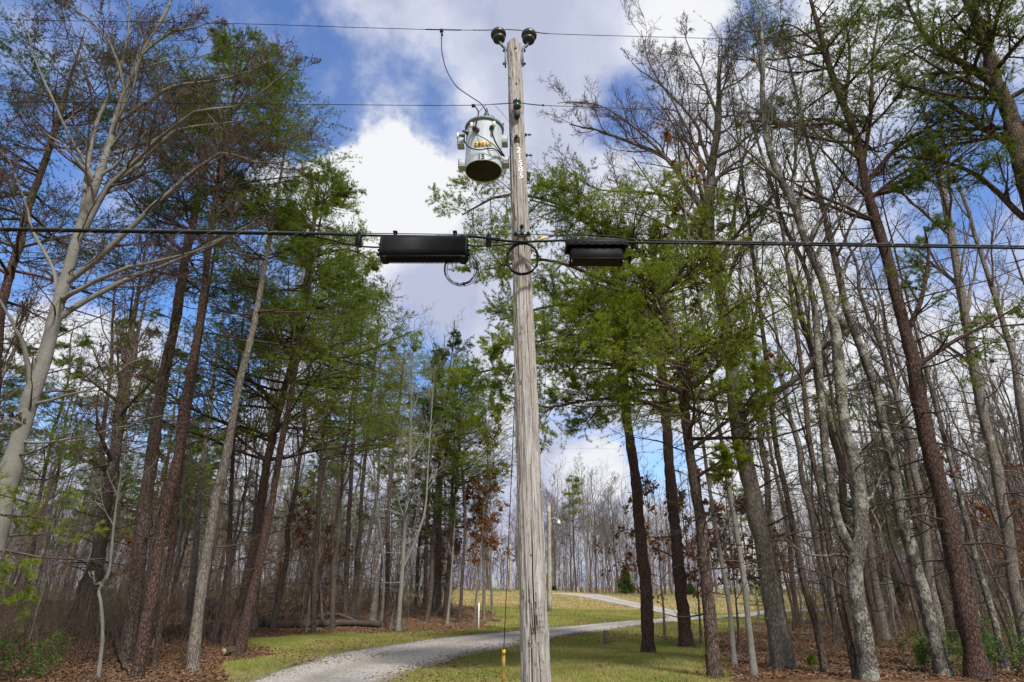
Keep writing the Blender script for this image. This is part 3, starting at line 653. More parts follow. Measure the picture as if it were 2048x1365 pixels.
hero_pine([(461, 1293), (489, 1190), (513, 1071), (533, 934), (564, 798), (586, 714), (601, 633), (620, 500), (634, 400)], 'broad bright green pine whose boughs reach over the gap left of the closure', w=(22, 8), Hs=17.2, crown=(6.0, 17.0), n1=70, L=(4.4, .9), seed=26, nd='needle_y', bark_='red_bark', dens=1.05, short='the broad bright green pine', nn=9,
    limbs=[([(590, 705), (660, 720), (740, 700), (815, 668)], 8, -1), ([(603, 620), (680, 590), (760, 600)], 6, 1), ([(615, 520), (690, 500), (755, 525)], 6, -1)])
hero_pine([(477, 1310), (496, 1225), (523, 1105), (543, 1003), (561, 900), (580, 800)], 'red-brown pine trunk just right of the broad green pine at the lane bend', w=(21, 11), Hs=16, crown=(8, 16), n1=26, L=(2.4, 1.), seed=27, bark_='red_bark', nd='needle')
hero_pine([(448, 1293), (455, 1190), (458, 1105), (465, 934), (470, 820)], 'thin dark pine squeezed left of the paired red-brown trunks', w=(11, 7), Hs=14, crown=(10, 14), n1=16, L=(1.5, .6), seed=28, nd='needle_d', dens=.7)
hero_pine([(626, 1266), (631, 1139), (636, 1047), (642, 930), (650, 830)], 'dark slender pine by the fallen log with low hanging boughs', w=(11, 7), Hs=17, crown=(7.5, 16), n1=50, L=(3.9, 1.2), seed=29, nd='needle_y', bark_='brown_bark', nn=9, short='the dark slender pine by the log')
hero_bare([(197, 1358), (205, 1276), (202, 1208), (198, 1180), (215, 1153), (222, 1112), (230, 1030)], 'small crooked white-barked sapling forking at head height', w=(8, 4), Hs=5.2, t0=.55, n1=7, L=1.1, bark_='pale_bark', tw='twig_pale', seed=30, k=(4, 3, 2), limbs=[([(198, 1180), (185, 1162), (171, 1146)], 4, -.2)], short='the small white sapling', group='saplings among the woods', name='sapling')
hero_bare([(191, 1190), (196, 1139), (212, 1020), (229, 900), (238, 820)], 'dark many-stemmed oak behind the dark lichen-flecked pine', d=24, w=(22, 16), Hs=17, t0=.35, n1=18, L=4, bark_='brown_bark', tw='twig_dark', seed=31, stems=[([(212, 1020), (205, 880), (222, 740), (226, 620), (240, 470)], 12, 15), ([(229, 900), (255, 780), (275, 670), (310, 520)], 11, 15)])
hero_bare([(376, 1235), (390, 1105), (400, 980), (415, 850)], 'tan trunk set back between two slim pines in the left woods', d=27, w=(14, 9), Hs=15, t0=.4, n1=10, L=2.6, bark_='grey_bark', seed=32)
# ---- centre left stand
hero_bare([(796, 1263), (804, 1152), (811, 1039), (819, 925), (821, 850)], 'slim white-barked tree at the front of the centre stand', w=(10, 5), Hs=14.5, t0=.3, n1=24, L=2.4, bark_='pale_bark', tw='twig_pale', seed=41, k=(6, 5, 4), stems=[([(806, 1140), (830, 1085), (850, 1020), (856, 930)], 6, 12)], short='the slim white tree in the centre stand')
hero_bare([(762, 1254), (768, 1150), (760, 1060), (754, 1010), (748, 925)], 'thin grey wavy stem left of the slim white tree', w=(6, 3), Hs=13, t0=.3, n1=18, L=2.0, bark_='pale_bark', tw='twig_pale', seed=42, k=(6, 5, 3))
hero_bare([(779, 1261), (790, 1215), (802, 1165), (815, 1120)], 'leaning grey sapling crossing the foot of the slim white tree', w=(5, 3), Hs=6, t0=.4, n1=6, L=1., bark_='grey_bark', seed=43, k=(4, 3, 2), name='sapling', group='saplings among the woods')
hero_bare([(891, 1236), (895, 1180), (900, 1114), (902, 1060)], 'dark oak holding rusty dead leaves beside the white marker post', w=(12, 8), Hs=11, t0=.3, n1=16, L=2.9, ang=(50, 85), bark_='brown_bark', tw='twig_dark', seed=44, leafn=6500, leafsz=.17, short='the rusty-leaved oak', trop=.0)
hero_bare([(894, 1250), (900, 1190), (903, 1150)], 'thin pale sapling in front of the rusty-leaved oak', w=(6, 4), Hs=6, t0=.4, n1=6, L=1., bark_='pale_bark', tw='twig_pale', seed=45, k=(4, 3, 2), name='sapling', group='saplings among the woods')
hero_bare([(968, 1240), (968, 1170), (967, 1095), (970, 1040)], 'grey trunk at the right end of the centre stand on the grass edge', w=(7, 5), Hs=12, t0=.35, n1=12, L=2.4, bark_='grey_bark', seed=46, leafn=2600, leafsz=.16)
hero_bare([(948, 1247), (953, 1190), (960, 1130)], 'young sapling with rusty leaves between marker post and grey trunk', w=(5, 3), Hs=6.5, t0=.3, n1=9, L=1.5, bark_='grey_bark', seed=47, k=(4, 4, 3), leafn=1800, leafsz=.15, name='sapling', group='saplings among the woods')
hero_bare([(874, 1199), (876, 1130), (877, 1057), (880, 950)], 'thick dark grey trunk at the back of the centre stand', d=42, w=(17, 11), Hs=19, t0=.45, n1=14, L=4, bark_='grey_bark', seed=48)
hero_pine([(920, 1225), (925, 1150), (930, 1050), (925, 950), (915, 860)], 'green pine with wide level boughs at the right of the centre stand', d=35, w=(7, 5), Hs=15.5, crown=(7.2, 14.5), n1=44, L=(4.0, 1.6), seed=49, nd='needle_y', nn=9, short='the level-boughed pine')
hero_pine([(690, 1235), (694, 1120), (700, 1000), (705, 900), (712, 800)], 'tall straight pine in the middle of the centre stand', d=34, w=(11, 7), Hs=20, crown=(9, 19.5), n1=44, L=(3.8, 1.), seed=50, nd='needle_y', nn=8)
hero_pine([(850, 1215), (852, 1120), (856, 1000), (862, 880), (870, 780)], 'tall far pine with a small spiky top above the centre stand', d=48, w=(9, 5), Hs=20.5, crown=(12, 20.5), n1=30, L=(2.6, .7), seed=51, nd='needle')
hero_pine([(775, 1215), (775, 1120), (778, 1000), (790, 880), (800, 790)], 'pine with a rounded top left of the spiky pine', d=46, w=(10, 6), Hs=19.5, crown=(11, 19.5), n1=40, L=(3.4, 1.2), seed=52, nd='needle')
# ---- right side
hero_pine([(1297, 1307), (1291, 1171), (1280, 1058), (1269, 944), (1256, 850), (1247, 762), (1243, 718), (1236, 640)], 'slim red-brown pine standing alone on the grass, leftmost of three by the lane', w=(26, 16), Hs=13.6, crown=(9.3, 13.6), n1=26, L=(2.6, 1.2), seed=61, bark_='red_bark', nd='needle', cones=150, dead=(5, .9), short='the lone slim pine on the grass', dens=.9)
hero_pine([(1374, 1297), (1363, 1190), (1352, 1076), (1341, 963), (1335, 869), (1325, 760), (1318, 690)], 'middle of the three red-brown pines by the lane, flared at its foot', w=(26, 17), Hs=13.2, crown=(8.2, 13.2), n1=26, L=(2.8, 1.), seed=62, bark_='red_bark', nd='needle_y', cones=150, dead=(14, 1.4))
hero_pine([(1440, 1420), (1431, 1365), (1416, 1190), (1401, 1039), (1382, 925), (1375, 871), (1366, 784), (1361, 718), (1340, 652), (1322, 600), (1312, 540)], 'big coned pine right of the pole with long boughs reaching behind it', d=13.6, w=(29, 14), Hs=10.4, crown=(5.0, 10.3), n1=30, L=(2.8, 1.4), seed=63, bark_='pine_bark', nd='needle_y', cones=1500, dead=(16, 1.6), short='the big coned pine', nn=7,
    limbs=[([(1366, 784), (1270, 740), (1150, 720), (1040, 730), (960, 745)], 11, -1.5), ([(1350, 690), (1240, 640), (1130, 610), (1000, 640)], 11, -1.2), ([(1335, 630), (1210, 560), (1090, 520), (970, 540)], 11, -1.6),
           ([(1320, 600), (1210, 480), (1120, 410), (1010, 390), (925, 430)], 11, -1.2), ([(1322, 590), (1260, 480), (1160, 430), (1060, 400)], 9, -1.), ([(1372, 830), (1280, 800), (1180, 800), (1090, 815), (1010, 790)], 9, -1.4), ([(1345, 670), (1250, 690), (1150, 670), (1050, 690)], 9, -2.), ([(1366, 790), (1430, 740), (1490, 640)], 11, -1),
           ([(1378, 900), (1430, 860), (1500, 800), (1540, 720)], 9, -.8), ([(1322, 590), (1400, 500), (1480, 430)], 8, 1), ([(1386, 960), (1430, 930), (1480, 900)], 7, -1), ([(1366, 780), (1290, 770), (1200, 800), (1130, 800)], 7, -1),
           ([(1340, 655), (1290, 590), (1230, 580), (1170, 560)], 7, -2)])
hero_bare([(1469, 1333), (1458, 1209), (1442, 1114), (1427, 1031), (1415, 950)], 'thin pale trunk with mossy foot just right of the big coned pine', w=(11, 7), Hs=12, t0=.4, n1=9, L=2, bark_='pale_bark', tw='twig_grey', seed=64, leafn=1200, leafsz=.13)
hero_bare([(1508, 1352), (1495, 1227), (1484, 1133), (1469, 1039), (1455, 960)], 'smooth pale trunk left of the thick grey trunk on the litter edge', w=(14, 9), Hs=13, t0=.45, n1=8, L=2, bark_='pale_bark', tw='twig_grey', seed=65, leafn=500)
hero_bare([(1580, 1420), (1571, 1365), (1552, 1227), (1531, 1114), (1507, 1001), (1488, 925), (1473, 850), (1462, 730), (1445, 608), (1427, 520), (1419, 454), (1423, 344), (1436, 240)],
    'thick grey furrowed tree right of the coned pine with crooked spreading limbs', d=15, w=(46, 13), Hs=18, t0=.5, n1=24, k=(8, 6, 5), L=3.6, bark_='grey_bark', tw='twig', seed=66, short='the thick grey furrowed tree',
    limbs=[([(1405, 454), (1375, 388), (1317, 313), (1240, 280), (1130, 250)], 14, .8), ([(1423, 500), (1345, 395), (1265, 380), (1180, 375), (1100, 330)], 10, -.8), ([(1423, 344), (1390, 250), (1330, 180), (1270, 130)], 9, .4),
           ([(1490, 860), (1516, 814), (1578, 774), (1626, 726), (1655, 649), (1677, 601), (1673, 539)], 15, -1.2), ([(1440, 590), (1480, 500), (1530, 420), (1545, 370)], 10, .5), ([(1462, 740), (1500, 670), (1518, 590), (1527, 480)], 9, .7), ([(1440, 240), (1400, 150), (1360, 60)], 7, .5), ([(1375, 388), (1300, 290), (1200, 210), (1110, 200)], 8, .6), ([(1405, 454), (1400, 330), (1360, 230), (1300, 120), (1285, 60)], 9, -.4), ([(1445, 608), (1380, 480), (1290, 430), (1190, 420)], 9, .8)])
hero_bare([(1650, 1344), (1631, 1246), (1608, 1170), (1590, 1076), (1571, 982), (1552, 888), (1538, 760)], 'slender mossy trunk between the thick grey tree and the forked lichen tree', w=(14, 9), Hs=17, t0=.4, n1=14, L=2.8, bark_='brown_bark', seed=67)
hero_bare([(1714, 1357), (1691, 1246), (1673, 1171), (1657, 1076), (1640, 982), (1620, 888), (1606, 760)], 'narrow dark trunk leaning just left of the forked lichen tree', w=(14, 9), Hs=17, t0=.35, n1=14, L=2.8, bark_='brown_bark', seed=68)
hero_bare([(1745, 1420), (1740, 1365), (1722, 1246), (1710, 1152), (1722, 1076), (1718, 1001), (1710, 925), (1692, 876), (1681, 766), (1666, 638), (1640, 546), (1615, 492), (1584, 403), (1548, 330), (1526, 220), (1526, 110)],
    'forked tree crusted with pale lichen, low fork above a dark scar', d=13, w=(38, 8), Hs=17.5, t0=.5, n1=16, L=2.6, ang=(20, 45), bark_='lichen_bark', tw='twig', seed=69, short='the forked lichen tree', stems=[([(1712, 1125), (1676, 1057), (1661, 982), (1650, 906), (1637, 730), (1629, 620), (1607, 528), (1571, 455), (1553, 400)], 20, 16)],
    limbs=[([(1712, 1125), (1640, 1110), (1585, 1085)], 8, -.4), ([(1720, 1010), (1750, 985), (1765, 950)], 9, .3), ([(1615, 492), (1650, 420), (1700, 330), (1720, 250)], 10, .5), ([(1584, 403), (1600, 300), (1610, 180), (1608, 90)], 9, -.5)])
hero_bare([(1905, 1420), (1891, 1365), (1865, 1265), (1842, 1170), (1820, 1095), (1801, 1020), (1786, 925), (1767, 850), (1758, 803), (1728, 711), (1699, 638), (1680, 560)], 'grey-green trunk with bulging bends, between lichen tree and red-brown pine', d=14, w=(31, 13), Hs=17.5, t0=.5, n1=15, L=2.9, bark_='lichen_bark', seed=70, limbs=[([(1790, 940), (1765, 905), (1745, 900)], 11, -.3), ([(1728, 711), (1750, 640), (1745, 590)], 8, .3)], short='the bulging grey-green trunk')
hero_pine([(1972, 1420), (1959, 1365), (1933, 1227), (1903, 1076), (1876, 963), (1850, 858), (1831, 748), (1805, 638), (1783, 546), (1761, 473), (1739, 400), (1731, 366), (1713, 275), (1698, 238), (1669, 165), (1647, 92)],
    'tall dark red pine at the right with dense crown at the top of the picture', d=13.5, w=(46, 11), Hs=20, crown=(10.6, 20), n1=38, L=(3.0, 2.2), dens=.75, bark_='red_bark', nd='needle', seed=71, cones=900, dead=(30, 2.4), short='the tall dark red pine', nn=7, trop=.08,
    limbs=[([(1842, 737), (1908, 686), (1981, 645), (2040, 610)], 11, -.6), ([(1827, 671), (1849, 601), (1857, 510), (1849, 455)], 12, -.4), ([(1713, 275), (1650, 240), (1560, 250), (1500, 240)], 8, .8), ([(1731, 366), (1800, 290), (1880, 240), (1950, 130)], 10, .4),
           ([(1720, 330), (1740, 220), (1745, 120), (1760, 20)], 10, -.6), ([(1739, 400), (1800, 350), (1870, 320)], 8, -1), ([(1690, 210), (1700, 120), (1690, 30)], 9, .6), ([(1650, 100), (1580, 50), (1530, 60)], 6, .6)])
hero_bare([(2030, 1420), (2016, 1365), (1990, 1246), (1956, 1133), (1922, 1001), (1895, 900)], 'crooked grey stem right of the tall dark red pine', d=16, w=(15, 9), Hs=14, t0=.35, n1=14, L=2.4, bark_='lichen_bark', seed=72, tw='twig_grey')
hero_bare([(2060, 1320), (2039, 1227), (2016, 1076), (1990, 925), (1971, 850), (1944, 711), (1919, 565), (1889, 400)], 'tall grey trunk near the right edge behind the crooked stem', d=18, w=(27, 13), Hs=19, t0=.4, n1=18, L=3.8, bark_='grey_bark', seed=73, tw='twig_grey', short='the tall grey right-edge trunk')
hero_pine([(2250, 1100), (2170, 800), (2110, 560), (2042, 330), (2020, 220), (1995, 176), (1973, 95), (1943, 18)], 'heavy-limbed pine leaning in from the right edge of the picture', d=12.5, w=(60, 20), Hs=19, crown=(12, 19), n1=26, L=(2.6, 1.6), bark_='pine_bark', nd='needle', seed=74, cones=800, dead=(10, 1.6), dens=.85,
    limbs=[([(1995, 176), (1954, 147), (1899, 114), (1863, 88), (1826, 29), (1804, -20)], 18, .5), ([(2045, 310), (2027, 293), (1954, 249), (1899, 209), (1855, 187), (1780, 160)], 16, .8), ([(2075, 440), (2048, 436), (1991, 381), (1936, 341), (1863, 319), (1790, 315)], 14, 1.)])

for px_, d_, H_, sd, lb_ in ((1330, 27, 5.6, 171, 'small oak with rusty leaves between the lone slim pine and the middle red-brown pine'), (1402, 25, 5.8, 172, 'small oak with rusty leaves between the middle red-brown pine and the big coned pine'),
                         (1478, 22, 4.6, 173, 'small oak with rusty leaves between two smooth pale trunks'), (985, 42, 7.5, 174, 'low rusty-leaved oak at the right end of the centre stand by the guy wire'), (645, 33, 6., 175, 'rusty-leaved young oak near the long fallen log')):
    b_ = P(px_, 1300, d_); q_ = P(px_ - 6, 1100, d_)
    gz_ = terr(b_[0], d_); y_ = 682.5 - FPX * math.tan(math.atan((gz_ - CAMZ) / d_) - TILT)
    hero_bare([(px_, y_), (px_ - 3, y_ - 60), (px_ - 8, y_ - 120)], lb_, d=d_, w=(6, 3), Hs=H_, t0=.3, n1=14, L=2.0, ang=(50, 85), bark_='grey_bark', tw='twig', seed=sd, leafn=2400, leafsz=.13, trop=0., k=(5, 4, 3), name='young_oak', group='small oaks holding rusty leaves')
# ---- forest fill: prototypes copied behind the traced trees
def proto(kind, seed):
    rng = np.random.RandomState(seed)
    H = {'pine': 17., 'bare': 16., 'thin': 12., 'far_bare': 17., 'brown': 7., 'dead': 9}[kind]
    lean = rng.randn(2) * .5; n = 16; s = np.linspace(0, 1, n)
    path = np.stack([lean[0] * s + .16 * np.cumsum(rng.randn(n)) * (.6 if kind != 'pine' else .25), lean[1] * s + .16 * np.cumsum(rng.randn(n)) * .5, H * s], 1); path[:, :2] -= path[0, :2]
    path = smooth_path(path, 24); path[0, 2] = -.15; r0 = {'pine': .135, 'bare': .13, 'thin': .05, 'far_bare': .15, 'brown': .05, 'dead': .05}[kind]
    rad = r0 * (1 - .88 * np.linspace(0, 1, 24)) + .01
    tp = [(*trunkmesh(path, rad, rng, 9, .04), 0)]
    if kind == 'pine':
        z0 = [7.0, 9.5, 4.8][seed % 3]; cp = pine_crown(rng, path, rad, z0, 17, 36, 3.0, .8, dens=.8, nn=5, w=.013, nl=.14); cp += dead_branches(rng, path, rad, 3, z0, 16, 1.5, 0)
        mats = ([M[['pine_bark', 'red_bark', 'brown_bark'][seed % 3]]], [M['twig_dark'], M[['needle', 'needle_y', 'needle_d'][seed % 3]], M['cone']])
    elif kind == 'bare':
        b, f = bare_crown(rng, path, rad, .42, 13, 3.6, (22, 50), None, (6, 5, 4), rmin=.005); tp += b; cp = f + dead_branches(rng, path, rad, 1.2, 8, 18, 1.5, 1, 4); mats = ([M[['grey_bark', 'brown_bark', 'lichen_bark'][seed % 3]]], [M['twig'], M['twig'], M['bud']])
    elif kind == 'thin':
        b, f = bare_crown(rng, path, rad, .25, 14, 1.7, (25, 60), None, (5, 4, 3), rmin=.0045); tp += b; cp = f; mats = ([M[['brown_bark', 'pale_bark', 'grey_bark'][seed % 3]]], [M['twig'], M[['twig', 'twig_grey', 'twig_grey'][seed % 3]], M['bud']])
    elif kind == 'far_bare':
        b, f = bare_crown(rng, path, rad, .3, 22, 4.2, (20, 48), None, (6, 5, 4), rmin=.010); tp += b; cp = f; mats = ([M[['grey_bark', 'brown_bark'][seed % 2]]], [M['twig_grey'], M['twig_grey'], M['bud']])
    elif kind == 'brown':
        b, f = bare_crown(rng, path, rad, .2, 14, 1.9, (40, 75), None, (5, 4, 3), rmin=.004, leafn=1500, leafsz=.12); tp += b; cp = f; mats = ([M['grey_bark']], [M['twig'], M['twig'], M['dead_leaf']])
    elif kind == 'dead':
        cp = dead_branches(rng, path, rad, 1, 9, 22, 1.3, 0, 4); mats = ([M['brown_bark']], [M['twig_grey']] * 3)
    e = bpy.data.objects.new('x', None)
    return tp, mats[0], cp, mats[1]
PROTO = {}
def get_proto(kind, i):
    if (kind, i) not in PROTO:
        tp, tm, cp, cm = proto(kind, 100 + i + 17 * len(kind)); a = mk('trunk', tp, tm); c = mk('crown', cp, cm)
        PROTO[(kind, i)] = (a.data, c.data); bpy.data.objects.remove(a); bpy.data.objects.remove(c)
    return PROTO[(kind, i)]
WORDS = {'pine': ('pine_tree', 'green-topped pine'), 'bare': ('bare_tree', 'leafless grey-brown tree'), 'thin': ('slender_tree', 'thin pole-like leafless tree'), 'far_bare': ('bare_tree', 'leafless tree'), 'brown': ('young_oak', 'small tree holding rusty dead leaves'), 'dead': ('dead_tree', 'dead bristly sapling')}
NUSE = {'pine': 4, 'bare': 5, 'thin': 4, 'far_bare': 5, 'brown': 3, 'dead': 3}
prng = np.random.RandomState(77); LBL = {}
def put(kind, x, y, s=1., where=''):
    i = prng.randint(NUSE[kind]); td, cdm = get_proto(kind, i); nm, wd = WORDS[kind]
    z = terr(x, y) - .05; u = 1024 + x / (y * CT) * FPX
    best = min(HERO, key=lambda h: abs(h[0] - u) + (0 if len(h[2].split()) < 8 else 120))
    short_ = best[2].split(',')[0].split(' with ')[0]
    side = 'left' if u < best[0] else 'right'; depth = 'close' if y < 26 else 'well' if y < 48 else 'far'
    lab = f'{wd} {depth} behind and {side} of {short_}' if where == '' else f'{wd} {where}, {side} of {short_}'
    lab = ' '.join(lab.replace('in the line of woods beyond the open field', 'in the far tree line').replace('beyond the straw field behind the left woods', 'beyond the straw field').split()[:13])
    e = empty(nm, (x, y, z), lab, 'tree', f'{wd}s filling the woods' + ('' if where == '' else ' ' + where))
    e['_u'] = float(u); e.rotation_euler = (0, 0, prng.rand() * 6.28); e.scale = (s, s, s * (.92 + .16 * prng.rand()))
    for n_, d_ in (('trunk', td), ('crown', cdm)):
        o = bpy.data.objects.new(n_, d_); COL.objects.link(o); o.parent = e
    LBL.setdefault(lab, []).append(e)
    return e
def clear_of_road(x, y):
    a = np.array([x]); b_ = np.array([y]); return min(pdist(a, b_, ea)[0], pdist(a, b_, eb)[0], pdist(a, b_, sa)[0]) > 1.6 and not inpoly(a, b_, ROADPOLY)[0]
def fill(n, xr, yr, kinds, pr, smin=.8, smax=1.15, test=None, where='', mind=1.0):
    pts = []; tries = 0
    while len(pts) < n and tries < n * 60:
        tries += 1; y = yr[0] + (yr[1] - yr[0]) * prng.rand(); x = xr[0] + (xr[1] - xr[0]) * prng.rand()
        if test and not test(x, y): continue
        if not clear_of_road(x, y) or any((x - a) ** 2 + (y - b_) ** 2 < mind ** 2 for a, b_ in pts): continue
        pts.append((x, y)); put(kinds[prng.choice(len(kinds), p=pr)], x, y, smin + (smax - smin) * prng.rand(), where)
def pxof(x, y): return 1024 + x / (y * CT - (CAMZ - 0) * 0) * FPX
left_ok = lambda x, y: inpoly(np.array([x]), np.array([y]), LIT_L)[0] and pxof(x, y) > -260 and pxof(x, y) < 960 and y > 19
fill(40, (-42, -6), (19, 36), ['pine', 'bare', 'thin', 'brown', 'dead'], [.16, .20, .42, .08, .14], .6, 1.1, test=left_ok, mind=1.3)
fill(66, (-60, -3), (34, 60), ['pine', 'bare', 'thin', 'brown', 'dead'], [.28, .26, .34, .08, .04], .65, 1.1, test=lambda x, y: left_ok(x, y) or (y > 40 and pxof(x, y) < 700 and pxof(x, y) > -200), mind=1.6)
right_ok = lambda x, y: inpoly(np.array([x]), np.array([y]), LIT_R)[0] and pxof(x, y) > 1500 and pxof(x, y) < 2300 and y > 18
fill(62, (8, 45), (18, 40), ['bare', 'thin', 'brown', 'dead', 'pine'], [.40, .44, .06, .09, .01], test=right_ok, mind=1.5)
fill(50, (20, 75), (40, 75), ['bare', 'thin', 'pine'], [.62, .30, .08], test=lambda x, y: pxof(x, y) > 1620 and pxof(x, y) < 2250, mind=2)
# tree line beyond the field
fill(84, (-75, 95), (96, 135), ['far_bare', 'pine'], [.88, .12], .85, 1.4, where='in the line of woods beyond the open field', mind=2.6, test=lambda x, y: abs(x) < y * .95)
fill(60, (-80, -8), (68, 100), ['far_bare', 'bare', 'pine', 'brown'], [.3, .3, .28, .12], .8, 1.1, where='beyond the straw field behind the left woods', mind=2.4, test=lambda x, y: pxof(x, y) < 800)
#ENDTREES

# ------------------------------------------------------------------ undergrowth, far woods, leaves and grass (nobody could count these)
def cloud_in(n, xr, yr, test, rs_):
    out = []
    while sum(len(o) for o in out) < n:
        y = yr[0] + (yr[1] - yr[0]) * rs_.rand(n * 2) ; x = xr[0] + (xr[1] - xr[0]) * rs_.rand(n * 2)
        k = test(x, y); out.append(np.stack([x[k], y[k]], 1))
    return np.concatenate(out)[:n]
roadm = lambda x, y: inpoly(x, y, ROADPOLY) | inpoly(x, y, ROAD2)
pxa = lambda x, y: 1024 + x / (y * CT) * FPX
rs = np.random.RandomState(9)
def brush(n, xr, yr, test, seed, h=1.6, th=.006, name='undergrowth', lab='tangle of thin bare brush stems on the leaf litter', mats=('brush', 'brush')):
    r_ = np.random.RandomState(seed); q = cloud_in(n, xr, yr, test, r_); B = len(q)
    Q = np.empty((B, 6, 3)); Q[:, 0, 0] = q[:, 0]; Q[:, 0, 1] = q[:, 1]; Q[:, 0, 2] = terr(q[:, 0], q[:, 1]) - .03
    d = nrm(np.stack([.35 * r_.randn(B), .35 * r_.randn(B), np.ones(B)], 1)); ln = h * (.35 + .9 * r_.rand(B))
    for k in range(1, 6):
        d = nrm(d + .16 * r_.randn(B, 3)); Q[:, k] = Q[:, k - 1] + d * (ln / 5)[:, None]
    rad = (th * (.7 + .8 * r_.rand(B)))[:, None] * np.linspace(1.2, .4, 6)[None]
    Q2, R2 = grow(r_, Q, rad, 4, .3, 1, .5, (25, 60), 4, .2, .03, .6, th * .4); Q3, R3 = grow(r_, Q2, R2, 3, .2, 1, .5, (25, 60), 3, .2, .02, .6, th * .3)
    o = mk(name, [(*tubes(Q, rad, 3), 0), (*tubes(Q2, R2, 3), 0), (*tubes(Q3, R3, 3), 1)], [M[mats[0]], M[mats[1]]]); tag(o, lab, kind='stuff'); return o
brush(850, (-34, -4), (17, 34), lambda x, y: inpoly(x, y, LIT_L) & (pxa(x, y) > -150) & (pxa(x, y) < 880) & (fbm2(x, y, 31, .35) > -.1), 31, 1.5, .008)
brush(1500, (-60, 2), (34, 60), lambda x, y: (pxa(x, y) > -150) & (pxa(x, y) < 900) & (inpoly(x, y, LIT_L) | (pxa(x, y) < 600)) & (fbm2(x, y, 34, .2) > -.3), 32, 1.7, .011)
brush(1300, (6, 60), (16, 60), lambda x, y: (pxa(x, y) < 2250) & (pxa(x, y) > 1560) & (inpoly(x, y, LIT_R)) & (fbm2(x, y, 33, .35) > -.3), 33, 1.4)
brush(1400, (25, 95), (55, 95), lambda x, y: (pxa(x, y) < 2250) & (pxa(x, y) > 1750), 36, 2.6, .014)
brush(700, (-65, -4), (36, 66), lambda x, y: (pxa(x, y) > -150) & (pxa(x, y) < 880), 37, 6., .016, lab='tall thin whippy brush between the trunks of the left woods')
brush(700, (12, 90), (30, 75), lambda x, y: (pxa(x, y) < 2250) & (pxa(x, y) > 1600), 38, 6., .016, lab='tall thin whippy brush between the trunks of the right woods')
def far_woods(n, yr, seed, hmin, hmax):
    r_ = np.random.RandomState(seed); y = yr[0] + (yr[1] - yr[0]) * r_.rand(n); x = (r_.rand(n) * 2 - 1) * y * 1.05
    if yr[0] < 110: k = ~((x > -28) & (x < 60)); x, y = x[k], y[k]
    n = len(x); H = hmin + (hmax - hmin) * r_.rand(n) ; H *= 1 + .12 * np.sin(x * .11) ; N = 8; s = np.linspace(0, 1, N)[None, :, None]
    b0 = np.stack([x, y, terr(x, y) - .1], 1)[:, None]; Q = b0 + s * np.stack([r_.randn(n) * .8, r_.randn(n) * .8, H], 1)[:, None]; Q[:, 1:-1, :2] += .18 * r_.randn(n, N - 2, 2)
    rad = (.07 + .12 * r_.rand(n) ** 2)[:, None] * np.linspace(1, .2, N)[None]
    Q1, R1 = grow(r_, Q, rad, 11, .25, 1, .26, (20, 50), 5, .12, .05, .5, .02, lt=.4); Q2, R2 = grow(r_, Q1, R1, 6, .2, 1, .45, (25, 50), 4, .14, .05, .6, .015); Q3, R3 = grow(r_, Q2, R2, 3, .3, 1, .5, (25, 50), 3, .14, .05, .7, .012)
    return [(*tubes(Q, rad, 4), 0), (*tubes(Q1, R1, 3), 1), (*tubes(Q2, R2, 3), 1), (*tubes(Q3, R3, 3), 1)]
o = mk('far_woods', far_woods(760, (118, 190), 41, 13, 20), [M['far_trunk'], M['twig_far']]); tag(o, 'far-off grey-brown woods beyond the field, read as one mass', kind='stuff')
brush(3400, (-140, 150), (104, 150), lambda x, y: (np.abs(x) < y), 43, 6., .024, 'far_undergrowth', 'pale brown thicket along the foot of the far woods', ('twig_far', 'twig_far'))
def sticks(n, xr, yr, test, seed):
    r_ = np.random.RandomState(seed); q = cloud_in(n, xr, yr, test, r_); a = r_.rand(n) * 6.28; L_ = .15 + .9 * r_.rand(n) ** 2; Q = np.empty((n, 4, 3))
    for k in range(4):
        f = (k / 3 - .5) * L_; Q[:, k, 0] = q[:, 0] + np.cos(a) * f + .02 * r_.randn(n); Q[:, k, 1] = q[:, 1] + np.sin(a) * f + .02 * r_.randn(n); Q[:, k, 2] = terr(Q[:, k, 0], Q[:, k, 1]) + .02 + .04 * r_.rand(n)
    return tubes(Q, (.004 + .010 * r_.rand(n) ** 2)[:, None] * np.linspace(1, .5, 4)[None], 4)
tag(mk('fallen_sticks', [(*sticks(1800, (-30, 36), (13, 45), lambda x, y: (pxa(x, y) > -80) & (pxa(x, y) < 2130) & (litter(x, y) > .5), 59), 0)], [M['twig_grey']]), 'fallen grey sticks scattered over the leaf litter', kind='stuff')
# fallen leaves lying on the litter, thinning out over the grass
def scatter_leaves(n, xr, yr, test, seed, sz):
    r_ = np.random.RandomState(seed); q = cloud_in(n, xr, yr, test, r_); Pt = np.stack([q[:, 0], q[:, 1], terr(q[:, 0], q[:, 1]) + .012 + .05 * r_.rand(n) ** 2], 1)
    a = r_.rand(n) * 6.28; tl = .3 * r_.randn(n, 2); d = nrm(np.stack([np.cos(a), np.sin(a), tl[:, 0]], 1)); s = nrm(np.stack([-np.sin(a), np.cos(a), tl[:, 1]], 1)); l = sz * (.5 + r_.rand(n, 1))
    V = np.stack([Pt - d * l * .5, Pt + s * l * .3 + [0, 0, .008], Pt + d * l * .5, Pt - s * l * .3], 1).reshape(-1, 3); return V, np.arange(len(V)).reshape(-1, 4)
vis = lambda x, y: (pxa(x, y) > -80) & (pxa(x, y) < 2130)
inlit = lambda x, y: litter(x, y) > .5
